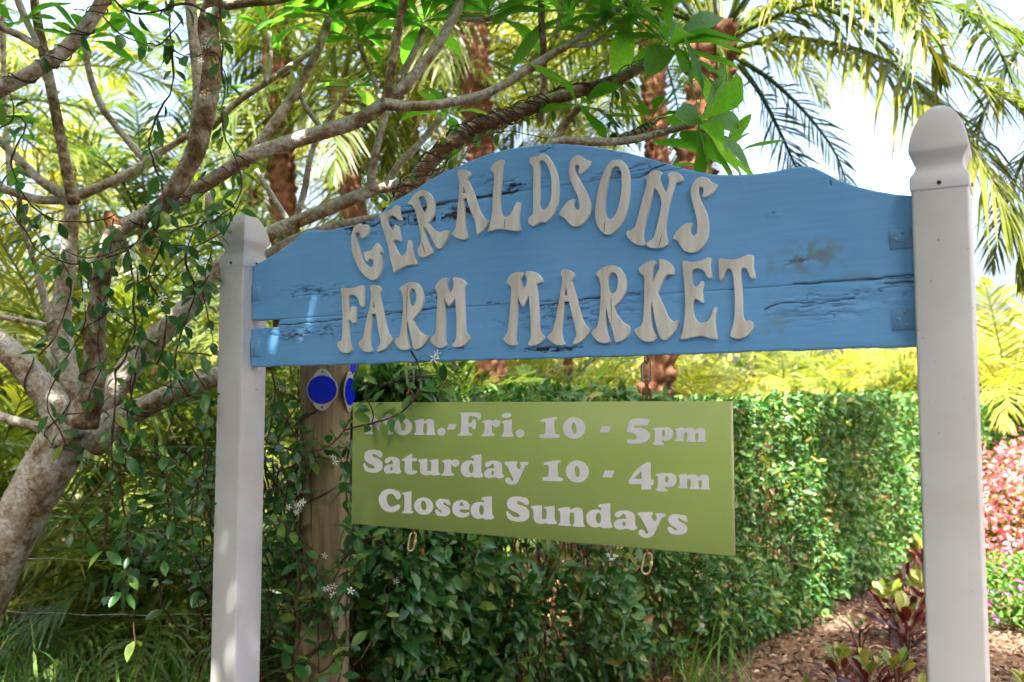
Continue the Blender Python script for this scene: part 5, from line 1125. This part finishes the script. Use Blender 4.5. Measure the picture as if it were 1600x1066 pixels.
# ------------------------------------------------------------------ jasmine hedge
HL = np.array([[.22, .62], [.55, 1.35], [1.02, 3.3], [1.40, 5.3], [1.78, 7.2], [2.25, 9.2], [2.9, 11.5]])
HS = np.concatenate([[0], np.cumsum(np.linalg.norm(np.diff(HL, axis=0), axis=1))])
def hedge_pt(s): return np.stack([np.interp(s, HS, HL[:, 0]), np.interp(s, HS, HL[:, 1])], -1)
def hedge_n(s):
    d = nrm(hedge_pt(s + .05) - hedge_pt(s - .05)); return np.stack([d[:, 1], -d[:, 0]], -1)
def build_hedge():
    t = thing('jasmine_hedge', (HL[1][0], HL[1][1], 0), 'long dense green jasmine hedge with white flowers behind the hours panel', 'hedge'); o = np.array(t.location)
    TOPZ = 1.60
    def layer(n, top=False, smin=0, smax=HS[-1], deep=.22):
        s = smin + (smax - smin) * rng.random(n) ** 1.55
        p = hedge_pt(s); nn = hedge_n(s)
        if not top:
            z = rng.random(n) * (TOPZ + .02); back = rng.exponential(deep * .45, n); thin = np.clip((1.2 - s) / 1.2, 0, 1)
        else:
            z = TOPZ - rng.exponential(.06, n) ; back = rng.random(n) * .9
        bulge = .27 * (fbm(s * 2.2, z * 2.4, 3, 5) - .45) * 2 - .10 * np.clip((.25 - z) / .25, 0, 1); ztop = .22 * (fbm(s * 1.7, s * 0 + 3, 3, 8) - .4) * 2
        z = np.where(z > 1.0, z + ztop * (z - 1.0), z)
        off = bulge - back
        P = np.stack([p[:, 0] + nn[:, 0] * off, p[:, 1] + nn[:, 1] * off, z], -1)
        Nn = np.stack([nn[:, 0], nn[:, 1], np.full(n, .55)], -1) + rng.normal(size=(n, 3)) * .45
        if top: Nn[:, 2] += 1.2
        D = rand_unit(n) * .9 + np.stack([nn[:, 0], nn[:, 1], np.full(n, -.1)], -1) * .7
        return P, D, Nn, rng.uniform(.030, .082, n), s
    A = [layer(38000, deep=.30), layer(14000, True), layer(7000, deep=.5, smax=3.0)]
    P, D, Nn, Sz, s = [np.concatenate(x) for x in zip(*A)]
    # gaps at the thin near end
    hole = (fbm(P[:, 1] * 3.3 + P[:, 0] * 2, P[:, 2] * 3.3, 3, 61) < .43) & (s < 2.6) & (rng.random(len(s)) < .8)
    P, D, Nn, Sz, s = P[~hole], D[~hole], Nn[~hole], Sz[~hole], s[~hole]
    Sz = Sz * np.where(s < 2.2, 1.15, 1.0)
    # the 300 leaves that show largest are single pieces
    v = P - CAM; dep = v @ FW; px = W / 2 + F * (v @ RT) / dep; py = H / 2 - F * (v @ UP) / dep
    vis = (px > 555) & (px < 1430) & (py > 600) & (py < 1066) & ~((px < 1150) & (py < 815 + (px - 551) * .078))
    dist = np.where(vis, dep / Sz, 1e9); near = np.argsort(dist)[:300]
    for k in near:
        obj('leaf', random.choice(JAS), t, P[k] - o, frame_quat(D[k], Nn[k]), Sz[k] * 1.1)
    m_ = np.ones(len(P), bool); m_[near] = False
    V, Q, T, var = cloud(P[m_] - o, D[m_], Nn[m_], Sz[m_]); f = obj('foliage', mesh_np('foliage', V, Q, T, M['jasfar'], False, {'var': var}), t); f['kind'] = 'stuff'
    mb = MB()
    for k in range(420):
        s0 = random.random() ** 1.7 * HS[-1]; p = hedge_pt(np.array([s0]))[0]; n_ = hedge_n(np.array([s0]))[0]; b = random.uniform(.22, .7)
        pts = [np.array([p[0] - n_[0] * b, p[1] - n_[1] * b, -.05])]
        for q in range(5): pts.append(pts[-1] + np.array([random.uniform(-.09, .05), random.uniform(-.15, .15), random.uniform(.15, .42)]))
        V, Q, T = tube(smooth_path([q_ for q_ in pts if q_[2] < 1.55], 4) - o, random.uniform(.0025, .006), 5); mb.add(V, Q, T)
    st_ = obj('stems', mb.mesh('stems', M['vinestem'], True), t); st_['kind'] = 'stuff'
    for (x, y, d, n) in ((612, 650 + 262, 3.75, 2), (750, 945, 3.7, 2), (968, 905, 4.2, 4), (1030, 893, 4.4, 3), (965, 888, 4.2, 3), (1110, 980, 4.6, 2), (980, 1015, 4.0, 2), (868, 993, 3.9, 4), (680, 1048, 3.6, 2), (1252, 648, 6.0, 4), (935, 870, 4.1, 3), (1240, 708, 5.6, 2), (1258, 790, 5.7, 2), (615, 915, 3.6, 2), (1215, 730, 5.6, 1)):
        c = at(x, y, d); near_ = np.hypot(px - x, py - y) < 26
        if near_.any():
            kk = np.where(near_)[0]; c = P[kk[np.argmin(dep[kk])]] + toC * .02      # on the outermost leaf there
        for k in range(n):
            q = c + rng.normal(size=3) * .016
            obj('flower', FLOWER, t, q - o, Vector(tuple(nrm(toC + rng.normal(size=3) * .5))).to_track_quat('Z', 'Y'), .014)
build_hedge()

# ------------------------------------------------------------------ planting right of the hedge
CR = [], []
for k in range(3):
    V, Q, T = leaf_template('croton', .2 + .5 * k); V[:, 2] += .015 * np.sin(V[:, 0] * 12)
    CR[0].append(mesh_np('leaf', V, Q, T, M['croton_r'], True)); CR[1].append(mesh_np('leaf', V, Q, T, M['croton_y'], True))
def croton(px, py, label, hgt=.42, n=30, yellow=.3, spread=.16):
    d = CAM[2] * F / (py - 635.0); g = ground(px, d)
    t = thing('croton_plant', g, label, 'plant', 'crotons in the mulch bed')
    for k in range(3):
        a = random.random() * 6.28; P = smooth_path([(0, 0, -.03), (.03 * math.cos(a), .03 * math.sin(a), hgt * .35), (.06 * math.cos(a), .06 * math.sin(a), hgt * .7)], 4)
        V, Q, T = tube(P, .006, 6); obj('stem', mesh_np('stem', V, Q, T, M['vinestem'], True), t)
    for k in range(n):
        u = k / n; a = k * 2.4 + random.uniform(-.3, .3); z = hgt * (.12 + .62 * u); el = .25 + .95 * u + random.uniform(-.25, .25)
        d_ = np.array([math.cos(a) * math.cos(el), math.sin(a) * math.cos(el), math.sin(el)]); p = np.array([math.cos(a) * spread * .35 * (1 - u * .5), math.sin(a) * spread * .35 * (1 - u * .5), z])
        L = hgt * random.uniform(.26, .40)
        obj('leaf', random.choice(CR[1 if (u > 1 - yellow) else 0]), t, p, frame_quat(d_, nrm(np.array([0, 0, 1.0]) + rng.normal(size=3) * .2 - .3 * d_)), L)
for px, py, lab, h_, n, y in ((1262, 1120, 'small yellow-green croton at the bottom edge left of the dark crotons', .30, 16, .9), (1345, 1105, 'dark red croton with yellow tips at the bottom edge', .42, 26, .3), (1300, 1075, 'yellow-tipped croton beside the mulch path', .36, 22, .45), (1400, 1030, 'large dark maroon croton against the right post', .50, 34, .15),
                              (1375, 985, 'maroon croton behind the others near the post', .46, 30, .3), (1430, 960, 'yellow-green topped croton touching the right post', .46, 30, .6), (1425, 1130, 'bright yellow croton at the foot of the right post', .32, 18, .9), (1430, 905, 'farthest red croton by the end of the hedge', .5, 26, .2), (1590, 1120, 'green-leaved croton at the bottom right corner', .35, 20, .9), (1415, 1000, 'dark croton crowded between two larger maroon crotons', .42, 24, .1), (1330, 1010, 'low dark-leaved croton at the edge of the open mulch', .30, 20, .25), (1405, 935, 'bright red croton at the back of the bed', .40, 24, .1), (1385, 1085, 'mixed yellow and maroon croton in front of the large maroon one', .36, 22, .5)):
    croton(px, py, lab, h_ * .8, int(n * 1.7), y * .75)
def shrub_cloud(P, mat, size, kind='jasmine'):
    n = len(P); V, Q, T, var = cloud(P, rand_unit(n) + np.array([0, 0, .2]), rand_unit(n) + np.array([0, 0, 1.0]), rng.uniform(size * .7, size * 1.3, n), kind)
    return mesh_np('m', V, Q, T, mat, False, {'var': var})
def flower_shrub(px, py, label, rad, hgt, fmat, nflow, nleaf, fs, name):
    d = CAM[2] * F / (py - 635.0); g = ground(px, d); t = thing(name, g, label, 'shrub')
    def pts(n, shell):
        u = rand_unit(n); u[:, 2] = abs(u[:, 2]); r = shell + (1 - shell) * rng.random((n, 1)); r = r + .10 * rng.normal(size=(n, 1))
        return u * r * np.array([rad, rad, hgt]) + np.array([0, 0, .03])
    f = obj('foliage', shrub_cloud(pts(nleaf, .6), M['grass'] if fmat != 'pink' else M['treefar'], .055), t); f['kind'] = 'stuff'
    f = obj('flowers', shrub_cloud(pts(nflow, .93), M[fmat], fs), t); f['kind'] = 'stuff'
    mb = MB()
    for k in range(12):
        a = random.random() * 6.28; V, Q, T = tube(smooth_path([(0, 0, -.03), (rad * .3 * math.cos(a), rad * .3 * math.sin(a), hgt * .4), (rad * .6 * math.cos(a), rad * .6 * math.sin(a), hgt * .7)], 4), .008, 5); mb.add(V, Q, T)
    s_ = obj('stems', mb.mesh('stems', M['vinestem'], True), t); s_['kind'] = 'stuff'
flower_shrub(1625, 868, 'large pink flowering shrub right of the right post', 1.15, 1.12, 'pink', 5200, 2600, .055, 'pink_shrub')
flower_shrub(1500, 850, 'smaller pink flowering shrub half hidden by the right post', .8, .85, 'pink', 2200, 1500, .055, 'pink_shrub')
flower_shrub(1600, 935, 'low clump of purple and magenta flowers in front of the pink shrub', .55, .36, 'purple', 130, 1700, .05, 'purple_flowers')
flower_shrub(1570, 968, 'small magenta flower clump at the edge of the mulch', .3, .24, 'purple', 60, 700, .05, 'purple_flowers')
# second hedge across the back on the right
def back_hedge():
    t = thing('clipped_hedge', G(1600, 10.8), 'clipped green hedge behind the pink shrub at the right edge', 'hedge'); n = 16000
    u = rng.random(n); P = np.stack([(u - .4) * 5 * RT[0] + rng.uniform(-.35, .35, n) * FW[0], (u - .4) * 5 * RT[1] + rng.uniform(-.35, .35, n) * FW[1], rng.random(n) * 1.62 + .05 * np.sin(u * 30)], -1)
    me = shrub_cloud(P, M['jasfar'], .075); f = obj('foliage', me, t); f['kind'] = 'stuff'
    mb = MB()
    for k in range(40):
        x = (random.random() - .4) * 5; V, Q, T = tube([(x * RT[0], x * RT[1], -.05), (x * RT[0] + .05, x * RT[1], .7), (x * RT[0], x * RT[1] + .08, 1.4)], .012, 5); mb.add(V, Q, T)
    s_ = obj('stems', mb.mesh('stems', M['vinestem'], True), t); s_['kind'] = 'stuff'
back_hedge()
# ------------------------------------------------------------------ mulch chips, litter, grass
def scatter_ground(name, label, cat, P, size, mat, kind='jasmine', tilt=.35, lift=.012):
    n = len(P); D = rand_unit(n); D[:, 2] *= tilt; NN = rng.normal(size=(n, 3)) * tilt + np.array([0, 0, 1.0])
    P = P.copy(); P[:, 2] = (fbm(P[:, 0] * .5, P[:, 1] * .5, 3) - .45) * .09 - .02 + lift + rng.random(n) * .02
    V, Q, T, var = cloud(P, D, NN, rng.uniform(size * .5, size * 1.4, n), kind)
    o = obj(name, mesh_np(name, V, Q, T, mat, False, {'var': var})); tag(o, label, cat, kind='stuff')
n = 26000; s = rng.random(n); P = np.stack([rng.uniform(.7, 6.5, n), 1.6 + 9 * rng.random(n) ** 1.3, np.zeros(n)], -1)
scatter_ground('mulch_chips', 'brown bark chips scattered over the bed beside the hedge', 'mulch', P, .055, M['chip'], 'croton')
n = 9000; P = np.stack([rng.uniform(-5.5, .9, n), rng.uniform(.1, 5.5, n), np.zeros(n)], -1)
scatter_ground('leaf_litter', 'dry brown leaves lying under the frangipani and palms', 'leaf litter', P, .07, M['litter'])
def grass(name, label, P, hgt, n_each, spread=.06, lw=1.0):
    Vs = []; Qs = []; Ts = []; n0 = 0; var = []
    mb = MB()
    for p in P:
        for k in range(n_each):
            a = random.random() * 6.28; L = hgt * random.uniform(.5, 1.2); b = p + np.array([random.gauss(0, spread), random.gauss(0, spread), 0]); out = random.uniform(.25, 1.0); w = .006 * lw * random.uniform(.6, 1.3)
            e = np.array([math.cos(a), math.sin(a), 0]); g = np.array([-math.sin(a), math.cos(a), 0]); pts = []
            for q in range(5):
                u = q / 4; c = b + e * out * L * u ** 1.7 + np.array([0, 0, L * (u - .42 * out * u ** 2.6)]); ww = w * (1 - u ** 2)
                pts += [c - g * ww, c + g * ww] if q < 4 else [c]
            mb.add(pts, [(0, 1, 3, 2), (2, 3, 5, 4), (4, 5, 7, 6)], [(6, 7, 8)], random.random())
    o = obj(name, mb.mesh(name, M['grass'])); tag(o, label, 'grass', kind='stuff')
gp = []
for k in range(150):
    px = random.uniform(-80, 330); d = 3.0 + 2.2 * random.random() ** 1.5; q = ground(px, d); gp.append(q)
grass('grass', 'long green grass blades at the bottom left below the frangipani', gp, .56, 10, .06, 1.9)
gp = []
for k in range(15):
    d = random.uniform(4.5, 5.4); gp.append(ground(random.gauss(1105, 40), d))
grass('grass_tuft', 'tuft of long grass at the foot of the hedge beside the mulch', gp, .46, 5, .07, .9)
